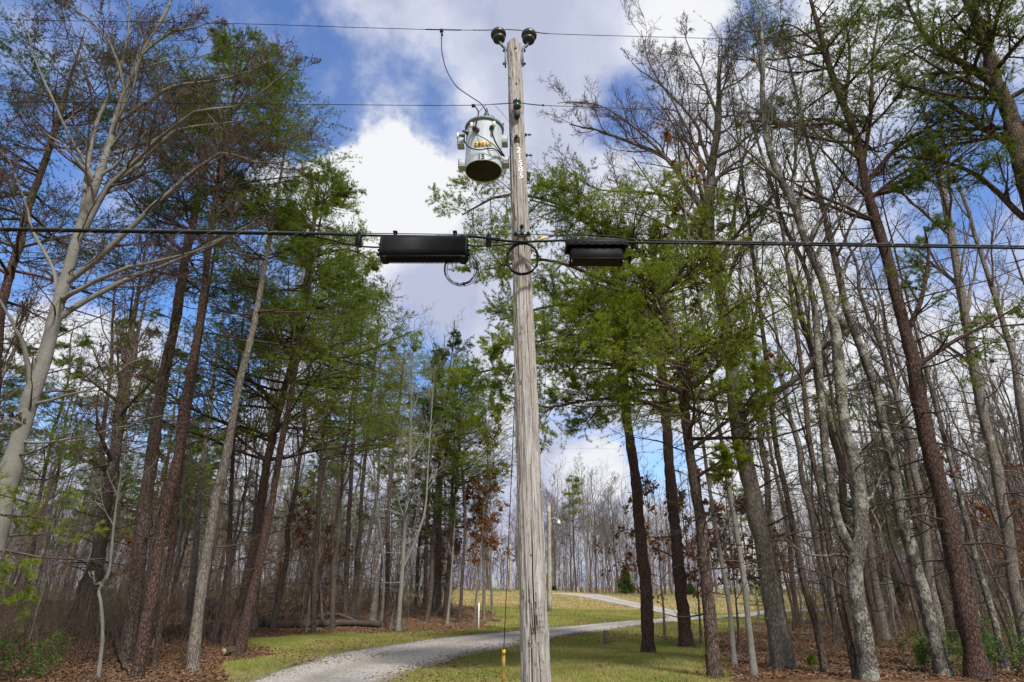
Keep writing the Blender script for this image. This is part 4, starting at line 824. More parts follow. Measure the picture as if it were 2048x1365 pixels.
parts = [(*scatter_leaves(3500, (-14, 14), (13, 40), lambda x, y: vis(x, y) & roadm(x, y) & ((fbm2(x, y, 62, .9) > .55) | (litter(x + 1.2, y + .5) > .5)), 58, .06), 0), (*scatter_leaves(110000, (-26, 32), (13, 30), lambda x, y: vis(x, y) & inlit(x, y), 51, .06), 0), (*scatter_leaves(26000, (-45, 50), (30, 52), lambda x, y: vis(x, y) & inlit(x, y), 52, .11), 0),
         (*scatter_leaves(14000, (-14, 14), (13, 40), lambda x, y: vis(x, y) & ~inlit(x, y) & ~roadm(x, y) & (fbm2(x, y, 61, .5) > -.2), 53, .06), 0)]
tag(mk('fallen_leaves', parts, [M['leaf_litter']], smooth=False), 'brown fallen leaves carpeting the woodland floor', kind='stuff')
def blades(n, xr, yr, test, seed, h, w):
    r_ = np.random.RandomState(seed); q = cloud_in(n, xr, yr, test, r_); Pt = np.stack([q[:, 0], q[:, 1], terr(q[:, 0], q[:, 1]) - .005], 1)
    hh = h * (.4 + .9 * r_.rand(n, 1)) * (1 + .35 * fbm2(q[:, 0], q[:, 1], 71, 1.3))[:, None]; a = r_.rand(n) * 6.28; s = np.stack([np.cos(a), np.sin(a), np.zeros(n)], 1) * w
    tip = Pt + np.stack([.5 * r_.randn(n), .5 * r_.randn(n), np.ones(n)], 1) * hh
    V = np.stack([Pt - s, Pt + s, tip], 1).reshape(-1, 3); return V, np.arange(len(V)).reshape(-1, 3)
okg = lambda x, y: vis(x, y) & ~inlit(x, y) & ~roadm(x, y)
tag(mk('grass', [(*blades(150000, (-13, 14), (13, 28), okg, 54, .055, .006), 0), (*blades(110000, (-20, 30), (28, 50), okg, 55, .08, .011), 0), (*blades(60000, (-40, 60), (50, 95), okg, 56, .14, .02), 1)],
       [M['grass_blade'], M['straw_blade']], smooth=False), 'short mown grass mixed with straw-coloured blades', kind='stuff')
rs = np.random.RandomState(57); q = cloud_in(9000, (-12, 20), (13, 40), lambda x, y: inpoly(x, y, ROADPOLY) & vis(x, y), rs); rr_ = .010 + .022 * rs.rand(9000) ** 3
tag(mk('loose_stones', [(*octa(np.stack([q[:, 0], q[:, 1], terr(q[:, 0], q[:, 1]) + .05], 1), rr_, .6), 0)], [M['gravel']], smooth=False), 'loose pale gravel stones over the lane', kind='stuff')

# ------------------------------------------------------------------ small things on the ground
def log(name, pxs, r, label, lift=.0, matn='brown_bark', seed=5, cat='log', group=None):
    rng = np.random.RandomState(seed); pts = []
    for p_ in pxs:
        h_ = hit(p_[0], p_[1]); pts.append([h_[0], h_[1], h_[2] + r * .6 + (p_[2] if len(p_) > 2 else 0)])
    path = smooth_path(pts, 26); rad = r * np.linspace(1, .55, 26) * (1 + .08 * rng.randn(26))
    V, F = capped(path, rad, 10); V = V + .012 * rng.randn(*V.shape)
    e = empty(name, pts[0], label, cat, group)
    Q, R_ = grow(rng, path[None], rad[None], 7, .3, 1, .9, (30, 80), 6, .2, .02, .3, .01, absL=True); q2, r2 = grow(rng, Q, R_, 4, .3, 1, .5, (30, 70), 4, .2, .02, .5, .006)
    mk('trunk', [(V, F, 0), (*tubes(Q, R_, 4), 1), (*tubes(q2, r2, 3), 1)], [M[matn], M['twig']], e, loc=pts[0]); return e
log('fallen_log', [(500, 1249, .25), (540, 1257), (600, 1256), (680, 1253), (760, 1256)], .24, 'long brown fallen log lying on the leaves behind the dark slender pine', seed=5)
log('fallen_log', [(610, 1249, .1), (660, 1246, .35), (715, 1250, .1)], .09, 'thin dead limb propped over the long fallen log', seed=6, matn='twig_grey')
log('fallen_log', [(575, 1224), (600, 1217, .2), (625, 1222)], .10, 'pale bleached branch on the ground between far pine trunks', seed=7, matn='pale_bark')
log('fallen_log', [(85, 1238, .9), (150, 1240, .7), (205, 1262, .5), (250, 1345, 0)], .11, 'dark leaning dead limb slanting down behind the small white sapling', seed=8)
log('fallen_log', [(800, 1243, 0), (780, 1236, .3), (765, 1240)], .08, 'short broken limb among the leaves right of the slim white tree', seed=9)
# root plate of the fallen log
rng = np.random.RandomState(15); c0 = hit(412, 1240); e = empty('root_plate', c0, 'dark upturned root mass left of the paired red-brown trunks', 'tree roots')
pr = [(0, .55), (.35, .5), (.6, .32), (.7, .05), (.6, -.2), (.3, -.32), (0, -.35)]
V, F = lathe(pr, c0 + np.array([0, 0, .45]), 22, axis=(.3, -.9, .25)); V = V + .06 * rng.randn(*V.shape)
mk('soil_mass', [(V, F, 0)], [M['soil']], e, loc=c0)
B = 26; Q = np.empty((B, 6, 3)); d = nrm(rng.randn(B, 3) * [1, .6, .8] + [0, -.2, .2]); Q[:, 0] = c0 + [0, 0, .45] + d * .3
for k in range(1, 6): d = nrm(d + .3 * rng.randn(B, 3)); Q[:, k] = Q[:, k - 1] + d * .13
mk('roots', [(*tubes(Q, np.repeat(np.linspace(.03, .008, 6)[None], B, 0), 5), 0)], [M['brown_bark']], e, loc=c0)
# short sawn round beside the pines
c0 = hit(452, 1312); e = empty('sawn_log', c0, 'short sawn log round lying at the foot of the paired trunks', 'log')
a_, b_ = c0 + [-.02, -.1, .10], c0 + [.22, .5, .12]; V, F = capped(smooth_path([a_, b_], 8), .1, 14); mk('bark', [(V, F, 0)], [M['brown_bark']], e, loc=c0)
V, F = capped([a_ + [-.012, -.03, 0], a_ + [-.004, -.01, 0]], .085, 14); mk('cut_face', [(V, F, 0)], [M['cut_wood']], e, loc=c0)
# broken stump behind the thin grey stem
c0 = hit(745, 1252); pth = smooth_path([c0 + [0, 0, -.1], c0 + [.02, 0, .6], c0 + [.05, 0, 1.5], c0 + [0, 0, 2.3]], 14); V, F = trunkmesh(pth, np.linspace(.2, .09, 14), rng, 14, .08)
e = empty('broken_stump', c0, 'tall broken tan snag left of the thin grey wavy stem', 'stump'); mk('trunk', [(V, F, 0)], [M['grey_bark']], e, loc=c0)
V, F = lathe([(.09, 0), (.07, .16), (.03, .3), (.005, .38)], c0 + [0, 0, 2.28], 9); V[:, 2] += .05 * rng.randn(len(V)); mk('splintered_top', [(V, F, 0)], [M['cut_wood']], e, loc=c0)
# marker post, stub post
c0 = hit(957, 1260); zt = P(957, 1207, c0[1])[2]; p_ = []; addbox(p_, (c0[0], c0[1], (zt + c0[2]) / 2), (.07, .07, zt - c0[2]), .012); p_.append((*lathe([(.036, zt - .005), (.036, zt + .015), (.02, zt + .03), (.001, zt + .032)], (c0[0], c0[1], 0), 12), 0))
tag(mk('marker_post', p_, [M['white_paint']], loc=c0, smooth=False), 'thin white marker post on the grass beside the rusty-leaved oak', 'post')
c0 = hit(1213, 1291); p_ = []; addbox(p_, (c0[0], c0[1], c0[2] + .2), (.17, .17, .5), .02)
V, F = p_[0][0], p_[0][1]; tag(mk('stub_post', p_, [M['old_wood']], loc=c0, smooth=False), 'short weathered wooden stub post in the grass left of the lone pine', 'post')
def far_pole(x, y0, y1, d, r, label, lamp=False):
    a_ = P(x, y0, d); a_[2] = terr(a_[0], a_[1]) - .1; b_ = P(x - 1, y1, d); e = empty('utility_pole', a_, label, 'utility pole')
    V, F = capped(smooth_path([a_, b_], 10), np.linspace(r, r * .75, 10), 10); mk('shaft', [(V, F, 0)], [M['old_wood_pale']], e, loc=a_)
    if lamp:
        q = P(1117, 1046, d); mk('lamp_arm', [(*tube1(smooth_path([P(1097, 1040, d), P(1108, 1036, d), q + [0, 0, .15]], 8), .025, 6), 0)], [M['steel']], e, loc=a_)
        mk('lamp', [(*lathe([(.01, .22), (.1, .2), (.13, .08), (.2, 0), (.19, -.12), (.08, -.2), (.01, -.21)], q, 14), 0)], [M['steel']], e, loc=a_)
    else:
        p_ = []; addbox(p_, b_ + np.array([0, -.12, -.5]), (.7, .08, .1), .01); mk('crossarm', p_, [M['old_wood']], e, loc=a_)
    return e
D1 = hit(1099, 1224)[1]; far_pole(1099, 1224, 1012, D1, .16, 'pale wooden pole with a small area lamp just right of the near pole', True)
far_pole(1021, 1183, 1090, 72, .14, 'whitish pole standing on the crest left of the near pole')
a_ = hit(1168, 1215); tp_ = P(1145, 1160, a_[1] + 1); e = empty('guy_marker', a_, 'slanting yellow guy wire sleeve on the grass bank right of the near pole', 'guy wire')
mk('sleeve', [(*tube1([a_, a_ + (tp_ - a_) * .55], .022, 8), 0)], [M['yellow']], e, loc=a_); mk('wire', [(*tube1([a_ + (tp_ - a_) * .5, P(1100, 1040, D1)], .006, 5), 0)], [M['steel']], e, loc=a_)
# little evergreens
def evergreen(px, py, hpx, label, seed, wide=.36, group=None, d=None, mat='needle_d', name='evergreen_tree'):
    rng = np.random.RandomState(seed); c = hit(px, py); 
    if d: c = P(px, py, d); c[2] = terr(c[0], c[1])
    H = P(px, py - hpx, c[1])[2] - P(px, py, c[1])[2]; path = c + np.array([0, 0, 1.]) * np.linspace(-.02, 1, 12)[:, None] * H
    rad = np.linspace(.03, .008, 12) * H * .6; Q1, R1 = grow(rng, path[None], rad[None], 60, .06, .98, H * wide, (60, 85), 6, .08, .04, .4, .01, lt=.85, absL=True)
    Q2, R2 = grow(rng, Q1, R1, 8, .15, 1, .4, (30, 60), 4, .12, .02, .5, .006, flat=.6); pt, dr = along(Q2, (.3, .6, 1.), rng); pt1, dr1 = along(Q1, (.5, .8, 1.), rng)
    e = empty(name, c, label, 'tree' if H > 1.2 else 'shrub', group); mk('trunk', [(*tubes(path[None], rad[None], 7), 0)], [M['brown_bark']], e, loc=c)
    s = c[1] / 15.; mk('crown', [(*tubes(Q1, R1, 4), 0), (*tubes(Q2, R2, 3), 0), (*needles(rng, np.concatenate([pt, pt1]), np.concatenate([dr, dr1]), 12, .05 * max(1, s), .006 * max(1., s)), 1)], [M['twig_dark'], M[mat]], e, loc=c)
evergreen(1253, 1190, 56, 'small conical evergreen at the far edge of the field right of the pole', 81, .30, d=92)
evergreen(1108, 1184, 14, 'tiny dark evergreen bush at the crest beside the lamp pole', 82, .4, d=95)
evergreen(1382, 1192, 22, 'low green bush at the field edge behind the middle pine', 83, .45, d=95)
evergreen(1790, 1210, 140, 'shadowy cedar behind the bulging grey-green trunk', 84, .22, d=44)
evergreen(1545, 1215, 120, 'loose green young pine far behind the thick grey tree', 85, .35, d=58, mat='needle')
evergreen(1630, 1364, 22, 'tiny green seedling on the leaf litter at the bottom right', 86, .45, d=15.5, mat='needle', name='seedling')
def leafy_shrub(px, py, d, H, label, seed, n=14, spread=.8):
    rng = np.random.RandomState(seed); c = P(px, py, d); c[2] = terr(c[0], c[1]); B = n
    Q = np.empty((B, 6, 3)); Q[:, 0] = c + .15 * rng.randn(B, 3) * [1, 1, 0]; dd_ = nrm(np.stack([spread * rng.randn(B), spread * rng.randn(B), np.ones(B)], 1))
    for k in range(1, 6): dd_ = nrm(dd_ + .18 * rng.randn(B, 3)); Q[:, k] = Q[:, k - 1] + dd_ * H / 5
    rad = np.repeat(np.linspace(.01, .004, 6)[None], B, 0); Q2, R2 = grow(rng, Q, rad, 6, .2, 1, .4, (25, 60), 4, .15, .02, .5, .003); Q3, R3 = grow(rng, Q2, R2, 4, .2, 1, .5, (25, 60), 3, .15, .02, .6, .002)
    pt, _ = along(Q3, (.3, .6, .9), rng); e = empty('leafy_shrub', c, label, 'shrub'); mk('stems', [(*tubes(Q, rad, 5), 0), (*tubes(Q2, R2, 3), 0), (*tubes(Q3, R3, 3), 0)], [M['twig']], e, loc=c)
    mk('foliage', [(*leaves(rng, pt, .045, .2), 0), (*leaves(rng, pt + .02 * rng.randn(*pt.shape), .045, .2), 0)], [M['fresh_leaf']], e, loc=c)
leafy_shrub(2030, 1300, 16, 1.0, 'bright green leafy shrub at the right edge by the crooked stem', 91, 18)
leafy_shrub(1860, 1364, 15, .7, 'low green shrub at the foot of the bulging grey-green trunk', 92, 14)
leafy_shrub(1915, 1290, 20, .8, 'green sprouts between the bulging trunk and the dark red pine', 93, 12)
leafy_shrub(1985, 1364, 14.5, .6, 'green sprig at the bottom right behind the dark red pine', 94, 10)
leafy_shrub(40, 1300, 15, .9, 'green leafy shrub at the bottom left corner', 95, 16)
# near pine boughs hanging into the left edge
rng = np.random.RandomState(97)
lb = [[(-262, 900), (-130, 950), (-20, 985), (60, 1005)], [(-262, 940), (-120, 1000), (0, 1030), (80, 1035), (150, 1045)], [(-262, 980), (-120, 1060), (-10, 1100), (50, 1115)], [(-262, 1020), (-120, 1150), (-20, 1190), (20, 1200)]]
x0_ = P(-262, 950, 8.2)[0]; tr_ = np.array([[x0_ - .05 * z, 8.2, z] for z in (terr(x0_, 8.2) - .1, 1., 2., 3., 4.6)]); path = smooth_path(tr_, 24); rad = np.linspace(.09, .015, 24)
root = path[0].copy(); lbs = [(np.array([P(x, y, 8.2 + .25 * i) for i, (x, y) in enumerate(l_)]), .022) for l_ in lb]; rng = np.random.RandomState(98)
tp = [(*trunkmesh(path, rad, rng), 0)] + [(*tubes(smooth_path(l_, 12)[None], np.linspace(.022, .008, 12)[None], 6), 0) for l_, _ in lbs]
cp = pine_crown(rng, path, rad, path[-1][2] - 2, path[-1][2], 10, 1.2, .6, limbs=lbs, dens=.7, nn=5, w=.004, nl=.07)
finish('pine_tree', 'near pine off the left edge with bright green boughs reaching into view', 'tree', None, root, tp, [M['pine_bark']], cp, [M['twig_dark'], M['needle_y'], M['cone']])

# ------------------------------------------------------------------ chain-link fence far right
A_ = P(1868, 1182, 62); B_ = P(1975, 1183, 62); e = empty('chain_link_fence', (A_[0], A_[1], terr(A_[0], A_[1])), 'pale chain-link fence panel far right beyond the trunks', 'fence'); rt = (A_[0], A_[1], terr(A_[0], A_[1]))
h0 = P(1868, 1162, 62)[2]; zb = terr(A_[0], 62.) + .05
for k, x in enumerate(np.linspace(A_[0], B_[0], 4)): mk('post', [(*capped([(x, 62, zb - .1), (x, 62, h0)], .035, 8), 0)], [M['steel']], e, loc=rt)
mk('rail', [(*capped([(A_[0], 62, h0), (B_[0], 62, h0)], .028, 6), 0)], [M['steel']], e, loc=rt)
ws = []; Wd = B_[0] - A_[0]; Hh = h0 - zb
for sgn in (1, -1):
    for k in range(int((Wd + Hh) / .16)):
        s = k * .16; x0 = s if sgn == 1 else Wd - s; x1 = x0 - sgn * Hh; p0 = [x0, zb]; p1 = [x1, h0]
        def cl(p, q_):
            if p[0] < 0 or p[0] > Wd:
                xx = min(max(p[0], 0), Wd); f = (xx - q_[0]) / (p[0] - q_[0] + 1e-9); return [xx, q_[1] + (p[1] - q_[1]) * f]
            return p
        a, b_ = cl(p0, p1), cl(p1, p0)
        if abs(a[0] - b_[0]) > .05 and abs(a[0]-b_[0]) <= Hh + .1: ws.append([[A_[0] + a[0], 62, a[1]], [A_[0] + b_[0], 62, b_[1]]])
ws = np.array(ws); mk('mesh', [(*tubes(ws, np.full(ws.shape[:2], .008), 3), 0)], [M['steel']], e, loc=rt)

# ------------------------------------------------------------------ the near utility pole
PB, PT_ = P(1072, 1365, 6.6), P(1028, 85, 6.6); PT_[2] = P(1028, 88, 6.6)[2]
lean = (PT_[0] - PB[0]) / (PT_[2] - PB[2]); ztop = PT_[2]; z0 = terr(PB[0], 6.6) - .1
def prad(z): return .134 + (.0965 - .134) * (np.asarray(z) - PB[2]) / (ztop - PB[2])
def pcx(z): return PB[0] + lean * (np.asarray(z) - PB[2])
root = np.array([pcx(z0), 6.6, z0]); pole = empty('utility_pole', root, 'tall weathered grey wooden utility pole splitting and flaking, in the centre foreground', 'utility pole')
rs = np.random.RandomState(2024); NTH, NZ = 240, 1500; th = np.linspace(0, 2 * np.pi, NTH, endpoint=False); zz = np.linspace(z0, ztop, NZ)
TH, ZZ = np.meshgrid(th, zz)
warp = .05 * np.sin(ZZ * 1.3 + 2) + .03 * np.sin(ZZ * 3.1) + .05 * (ZZ - 4) * .1
ncol = 30; edges_ = np.sort((np.arange(ncol) + .75 * rs.rand(ncol)) / ncol * 2 * np.pi); tw = (TH + warp) % (2 * np.pi); ci = np.searchsorted(edges_, tw) % ncol
dep = np.zeros_like(TH); crack = np.zeros_like(TH)
for c_ in range(ncol):
    mk_ = ci == c_; z = z0; lev = 0.
    cuts, lv = [], []
    while z < ztop: z += .10 + .9 * rs.rand() ** 1.5; cuts.append(z); lv.append(rs.choice([0, 0, .005, .010, .016], p=[.32, .13, .26, .19, .10]))
    jag = .03 * np.sin(TH * 37 + c_) + .02 * np.sin(TH * 91)
    k = np.clip(np.searchsorted(cuts, (ZZ + jag)[mk_]), 0, len(lv) - 1); dep[mk_] = np.array(lv)[k]
# long checks between the columns
for c_ in range(ncol):
    on = np.interp(zz, np.linspace(z0, ztop, 40), (rs.rand(40) > .42).astype(float) * rs.rand(40))[:, None]
    dd_ = np.abs((tw - edges_[c_] + np.pi) % (2 * np.pi) - np.pi); crack += on * np.exp(-(dd_ / .020) ** 2)
for _ in range(16):
    c0_ = rs.rand() * 6.28; za, zb_ = sorted(z0 + (ztop - z0) * rs.rand(2)); dd_ = np.abs((tw - c0_ - .05 * np.sin(ZZ * 2 + _) + np.pi) % (2 * np.pi) - np.pi)
    crack += np.exp(-(dd_ / .024) ** 2) * sst(za, za + .2, ZZ) * (1 - sst(zb_ - .2, zb_, ZZ)) * 1.3
g_ = rs.randn(NZ // 25 + 2, NTH); grain = np.stack([np.interp(np.arange(NZ) / 25, np.arange(len(g_)), g_[:, j]) for j in range(NTH)], 1)
# the broken gash low on the camera side: splinters above a hollow
zg0, zg1 = P(1070, 1298, 6.47)[2], P(1070, 1180, 6.47)[2]; ang_ = (TH - 1.5 * np.pi + np.pi) % (2 * np.pi) - np.pi
spl = .5 + .5 * np.sin(ang_ * 34 + 2 * np.sin(ZZ * 5)); topz = zg0 + (zg1 - zg0) * (.25 + .55 * spl)
gash = (np.abs(ang_ - .12 - .1 * np.sin(ZZ * 6)) < .62 * (1 - .45 * np.clip((ZZ - zg0) / (zg1 - zg0), 0, 1))) & (ZZ > zg0 + .03 * spl) & (ZZ < topz)
dep = dep + gash * (.016 + .006 * spl)
mc = np.abs(ang_ - .04 - .05 * np.sin(ZZ * 3)) ; crack += 2.2 * np.exp(-(mc / .035) ** 2) * sst(zg0, zg0 + .2, ZZ) * (1 - sst(zg1 + .1, zg1 + .9, ZZ)) + 1.5 * np.exp(-((ang_ + .33) / .025) ** 2) * (ZZ < zg1) + 1.6 * np.exp(-((ang_ - .35 - .05 * np.sin(ZZ * 4)) / .025) ** 2) * (ZZ < zg0 + .05)
RR = prad(ZZ) + .004 - dep - .016 * np.clip(crack, 0, 2) + .0009 * grain + .003 * np.sin(TH * 2 + ZZ * .7) + .004 * np.exp(-(ZZ - z0) / .3)
RR = RR - .006 * sst(ztop - .05, ztop, ZZ) * (.5 + .5 * np.sin(TH * 5))
Vp = np.stack([pcx(ZZ) + RR * np.cos(TH), 6.6 + RR * np.sin(TH), ZZ + .02 * sst(ztop - .3, ztop, ZZ) * np.sin(TH * 3)], -1).reshape(-1, 3)
i_ = (np.arange(NZ - 1)[:, None] * NTH + np.arange(NTH)[None]); j_ = (np.arange(NZ - 1)[:, None] * NTH + (np.arange(NTH)[None] + 1) % NTH)
Fp = np.stack([i_, j_, j_ + NTH, i_ + NTH], -1).reshape(-1, 4)
tc_ = np.vstack([Vp[-NTH:], [[pcx(ztop), 6.6, ztop + .008]]]); tf = np.array([[k, (k + 1) % NTH, NTH] for k in range(NTH)])
shaft = mk('shaft', [(Vp, Fp, 0), (tc_, tf, 0)], [M['pole_wood']], pole, loc=root)
w_ = np.clip(dep / .012, 0, 1).ravel(); cr_ = np.clip(crack, 0, 1).ravel(); pad = np.zeros(NTH + 1)
for nm, ar in (('inner', np.r_[w_, pad]), ('check', np.r_[cr_, pad])):
    a_ = shaft.data.attributes.new(nm, 'FLOAT', 'POINT'); a_.data.foreach_set('value', ar.astype(np.float32))
def onpole(px, py, off=.0):
    z = P(px, py, 6.5)[2]
    for _ in range(4):
        xw = P(px, py, 6.5)[0]; r = float(prad(z)); dx = np.clip(P(px, py, 6.6 - r * .9)[0] - pcx(z), -r * .98, r * .98); f = 6.6 - math.sqrt(r * r - dx * dx); z = P(px, py, f)[2]
    return P(px, py, f - off)
# rusty nails and knots in the shaft
rn = np.random.RandomState(8); pts = np.array([onpole(P0[0], P0[1], .0) for P0 in [(1028 + 44 * (y - 85) / 1280 + rn.uniform(-.36, .36) * (27 + 30 * (y - 85) / 1280), y) for y in rn.uniform(140, 1360, 70)]])
kn = np.array([onpole(x, y) for x, y in ((1031, 97), (1033, 107), (1020, 157), (1032, 168), (1031, 193), (1040, 296), (1033, 272))])
for q in pts: mk('nail', [(*lathe([(.001, .004), (.9, .004), (1., 0), (.5, -.01)], (0, 0, 0), 8, axis=(0, -1, 0)), 0)], [M['rust']], pole).data.transform(__import__('mathutils').Matrix.Translation(tuple(q - root)) @ __import__('mathutils').Matrix.Scale(.004 + .006 * rn.rand() ** 2, 4))
for q, s_ in zip(kn, (.022, .014, .02, .02, .008, .012, .012)): mk('old_bolt_end', [(*octa(q[None], np.array([s_]), 1.5), 0)], [M['rust']], pole, loc=root)
def bolt(px, py, ax, L, r=.011, parent=pole, loc=root, mat='dark_iron', c=None):
    c = onpole(px, py, 0) if c is None else np.asarray(c); ax = nrm(np.asarray(ax, float)); p_ = [(*capped([c - ax * .02, c + ax * L], r * .7, 8), 0), (*capped([c, c + ax * .02], r * 2.0, 6), 0), (*capped([c + ax * L * .55, c + ax * (L * .55 + .014)], r * 1.7, 6), 0)]
    return mk('bolt', p_, [M[mat]], parent, smooth=False, loc=loc)
p_ = []; q = onpole(1034, 280, .006); addbox(p_, q, (.075, .012, .085), .003); mk('square_washer', p_, [M['rust']], pole, smooth=False, loc=root); bolt(1033, 276, (0, -1, .1), .05)
for py in (270, 311): z = P(1050, py, 6.6)[2]; bolt(0, 0, (1, 0, 0), .085, c=(pcx(z) + prad(z), 6.6, z))
# pole-top brackets with their insulators
def ins_prof(s): return [(.018, -.02), (.055, -.015), (.075, .0), (.078, .03), (.062, .042), (.062, .05), (.088, .058), (.097, .075), (.096, .105), (.085, .125), (.05, .135), (.044, .15), (.05, .158), (.05, .168), (.03, .178), (.001, .18)]
PINS = {}
for sgn, side in ((-1, [(1011, 132), (1011, 99), (1003, 90), (999, 82)]), (1, [(1046, 130), (1046, 99), (1054, 91), (1056, 84)])):
    pp = [P(x, y, 6.58) for x, y in side]; p_ = []
    z_ = (pp[0][2] + pp[1][2]) / 2; addbox(p_, ((pp[0][0] + pp[1][0]) / 2, 6.58, z_), (.022, .06, abs(pp[1][2] - pp[0][2]) + .03), .005)
    pth = smooth_path([pp[1] + [0, 0, -.02], pp[1] + [sgn * .015, 0, .03], pp[2], pp[3], pp[3] + [sgn * .002, 0, .05]], 12); p_.append((*tube1(pth, .022, 8), 0))
    br_ = mk('insulator_bracket', p_, [M['bracket_grey']], pole, smooth=False, loc=root)
    top = pp[3] + np.array([sgn * .004, 0, .0]); V, F = lathe(np.array(ins_prof(1)) * 1.12 + np.array([0, .018]), top, 32, axis=(sgn * .10, 0, 1)); o = mk('insulator', [(V, F, 0)], [M['porcelain_brown']], br_); o.parent = br_; o.matrix_parent_inverse = br_.matrix_world.inverted(); 
    o.location = (0, 0, 0); o.data.transform(__import__('mathutils').Matrix.Translation(tuple(-root))); PINS[sgn] = P(997 if sgn < 0 else 1055, 65.5 if sgn < 0 else 67.5, 6.56)
    for py in (102, 128):
        z = P(1011, py, 6.58)[2]; bolt(0, 0, (sgn, 0, 0), .04, c=(pp[0][0], 6.58, z))
# spool insulator on the face for the neutral
q = onpole(1034, 222, .0); p_ = []; addbox(p_, q + np.array([0, -.012, -.03]), (.05, .02, .24), .006); br_ = mk('clevis', p_, [M['dark_iron']], pole, smooth=False, loc=root)
V, F = lathe([(.001, -.07), (.04, -.065), (.052, -.045), (.05, -.02), (.034, -.008), (.034, .012), (.05, .022), (.053, .045), (.04, .062), (.001, .066)], q + np.array([0, -.075, .04]), 24); mk('spool_insulator', [(V, F, 0)], [M['porcelain_green']], pole, loc=root)
p_ = []; addbox(p_, q + np.array([0, -.05, -.10]), (.075, .075, .12), .02); mk('clamp_block', p_, [M['dark_iron']], pole, loc=root)
# numerals nailed to the pole
def text(ch, size, name, parent, mat, loc, rotz=0., thick=.0012, pl=root, sx=.85, bold=0.):
    cu = bpy.data.curves.new('t', 'FONT'); cu.body = ch; cu.size = size; cu.extrude = thick; cu.align_x = 'CENTER'; cu.align_y = 'CENTER'; cu.resolution_u = 4; cu.offset = bold
    t_ = bpy.data.objects.new('t', cu); COL.objects.link(t_); dg = bpy.context.evaluated_depsgraph_get(); me_ = bpy.data.meshes.new_from_object(t_.evaluated_get(dg)); bpy.data.objects.remove(t_)
    co = np.empty(len(me_.vertices) * 3, np.float32); me_.vertices.foreach_get('co', co); co = co.reshape(-1, 3)
    x, y, z = co[:, 0] * sx, co[:, 1], co[:, 2]; w = np.stack([x, -z, y], 1); c_, s_ = math.cos(rotz), math.sin(rotz)
    w = np.stack([w[:, 0] * c_ - w[:, 1] * s_, w[:, 0] * s_ + w[:, 1] * c_, w[:, 2]], 1) + np.asarray(loc) - (np.asarray(pl) if pl is not None else 0)
    me_.vertices.foreach_set('co', w.ravel().astype(np.float32)); me_.materials.clear(); me_.materials.append(M[mat]); me_.update()
    o = bpy.data.objects.new(name, me_); COL.objects.link(o); o.parent = parent; return o
for ch, (x, y) in zip('21585', ((1037.5, 301), (1039, 314), (1040.5, 326.5), (1041, 339), (1042, 352))):
    text(ch, .118, 'numeral', pole, 'aluminium', onpole(x, y, .005), rotz=.06, sx=1.0, bold=.004)
# suspension clamp plate of the cable strand
q = onpole(1044, 470, .012); p_ = []; addbox(p_, q + np.array([0, -.008, 0]), (.21, .03, .055), .006); addbox(p_, q + np.array([0, .0, .06]), (.045, .02, .16), .006); mk('clamp_plate', p_, [M['bracket_grey']], pole, smooth=False, loc=root)
for dx in (-.075, 0, .075): bolt(0, 0, (0, -1, 0), .035, c=q + np.array([dx, -.02, 0]))
bolt(0, 0, (0, -1, 0), .05, c=q + np.array([0, -.01, .10]))
# ground wire stapled down the left side
zs = np.linspace(P(1018, 345, 6.6)[2], P(1018, 190, 6.6)[2], 30); pw = np.stack([pcx(zs) - (prad(zs) + .004) * math.cos(.5), 6.6 - (prad(zs) + .004) * math.sin(.5) + 0 * zs, zs], 1); pw[:, 0] += .004 * np.sin(np.arange(30) * 1.7)
mk('ground_wire', [(*tube1(pw, .004, 5), 0)], [M['black']], pole, loc=root)

# ------------------------------------------------------------------ transformer
tc0 = P(968, 300, 6.52); zb, zt = P(969, 344, 6.52)[2], P(966, 259, 6.52)[2]; cx = P(968, 300, 6.52)[0]; cy = 6.52; r = .232
troot = np.array([cx, cy, zb]); tf_ = empty('transformer', troot, 'pale grey pole-mounted transformer can with yellow number plates hanging left of the pole', 'transformer')
V, F = lathe([(r - .02, .035), (r - .004, .002), (r, 0), (r + .004, .004), (r, .012), (r, zt - zb - .02), (r - .01, zt - zb)], (cx, cy, zb), 64)
mk('tank', [(V, F, 0)], [M['tank_grey']], tf_, loc=troot)
V, F = lathe([(.001, .03), (r - .018, .03), (r - .012, .012)], (cx, cy, zb), 64); mk('tank_bottom', [(V, F, 0)], [M['tank_base']], tf_, loc=troot)
H_ = zt - zb; V, F = lathe([(r + .004, H_ - .035), (r + .02, H_ - .03), (r + .022, H_), (r + .008, H_ + .012), (r - .03, H_ + .035), (r * .5, H_ + .07), (.001, H_ + .085)], (cx, cy, zb), 64); mk('lid', [(V, F, 0)], [M['lid_green']], tf_, loc=troot)
def bracket(px, py, sgn, w=.1):
    q = P(px, py, cy); p_ = []; addbox(p_, (q[0], cy, q[2] + .05), (w, .12, .012), .003); addbox(p_, (q[0], cy, q[2] - .05), (w, .12, .012), .003); addbox(p_, (q[0] + sgn * w * .42, cy, q[2]), (.012, .12, .1), .003); addbox(p_, (q[0], cy - .055, q[2]), (w, .010, .1), .003)
    mk('hanger_bracket', p_, [M['tank_grey']], tf_, smooth=False, loc=troot)
bracket(922, 287, -1, .09); bracket(924, 331, -1, .09); bracket(1008, 283, 1, .10); bracket(1011, 325, 1, .10)
def can(px, py, off=0.):
    f = cy - r
    for _ in range(5): q = P(px, py, f); dx = np.clip(q[0] - cx, -r * .98, r * .98); f = cy - math.sqrt(r * r - dx * dx)
    return P(px, py, f - off), math.atan2(dx, math.sqrt(r * r - dx * dx))
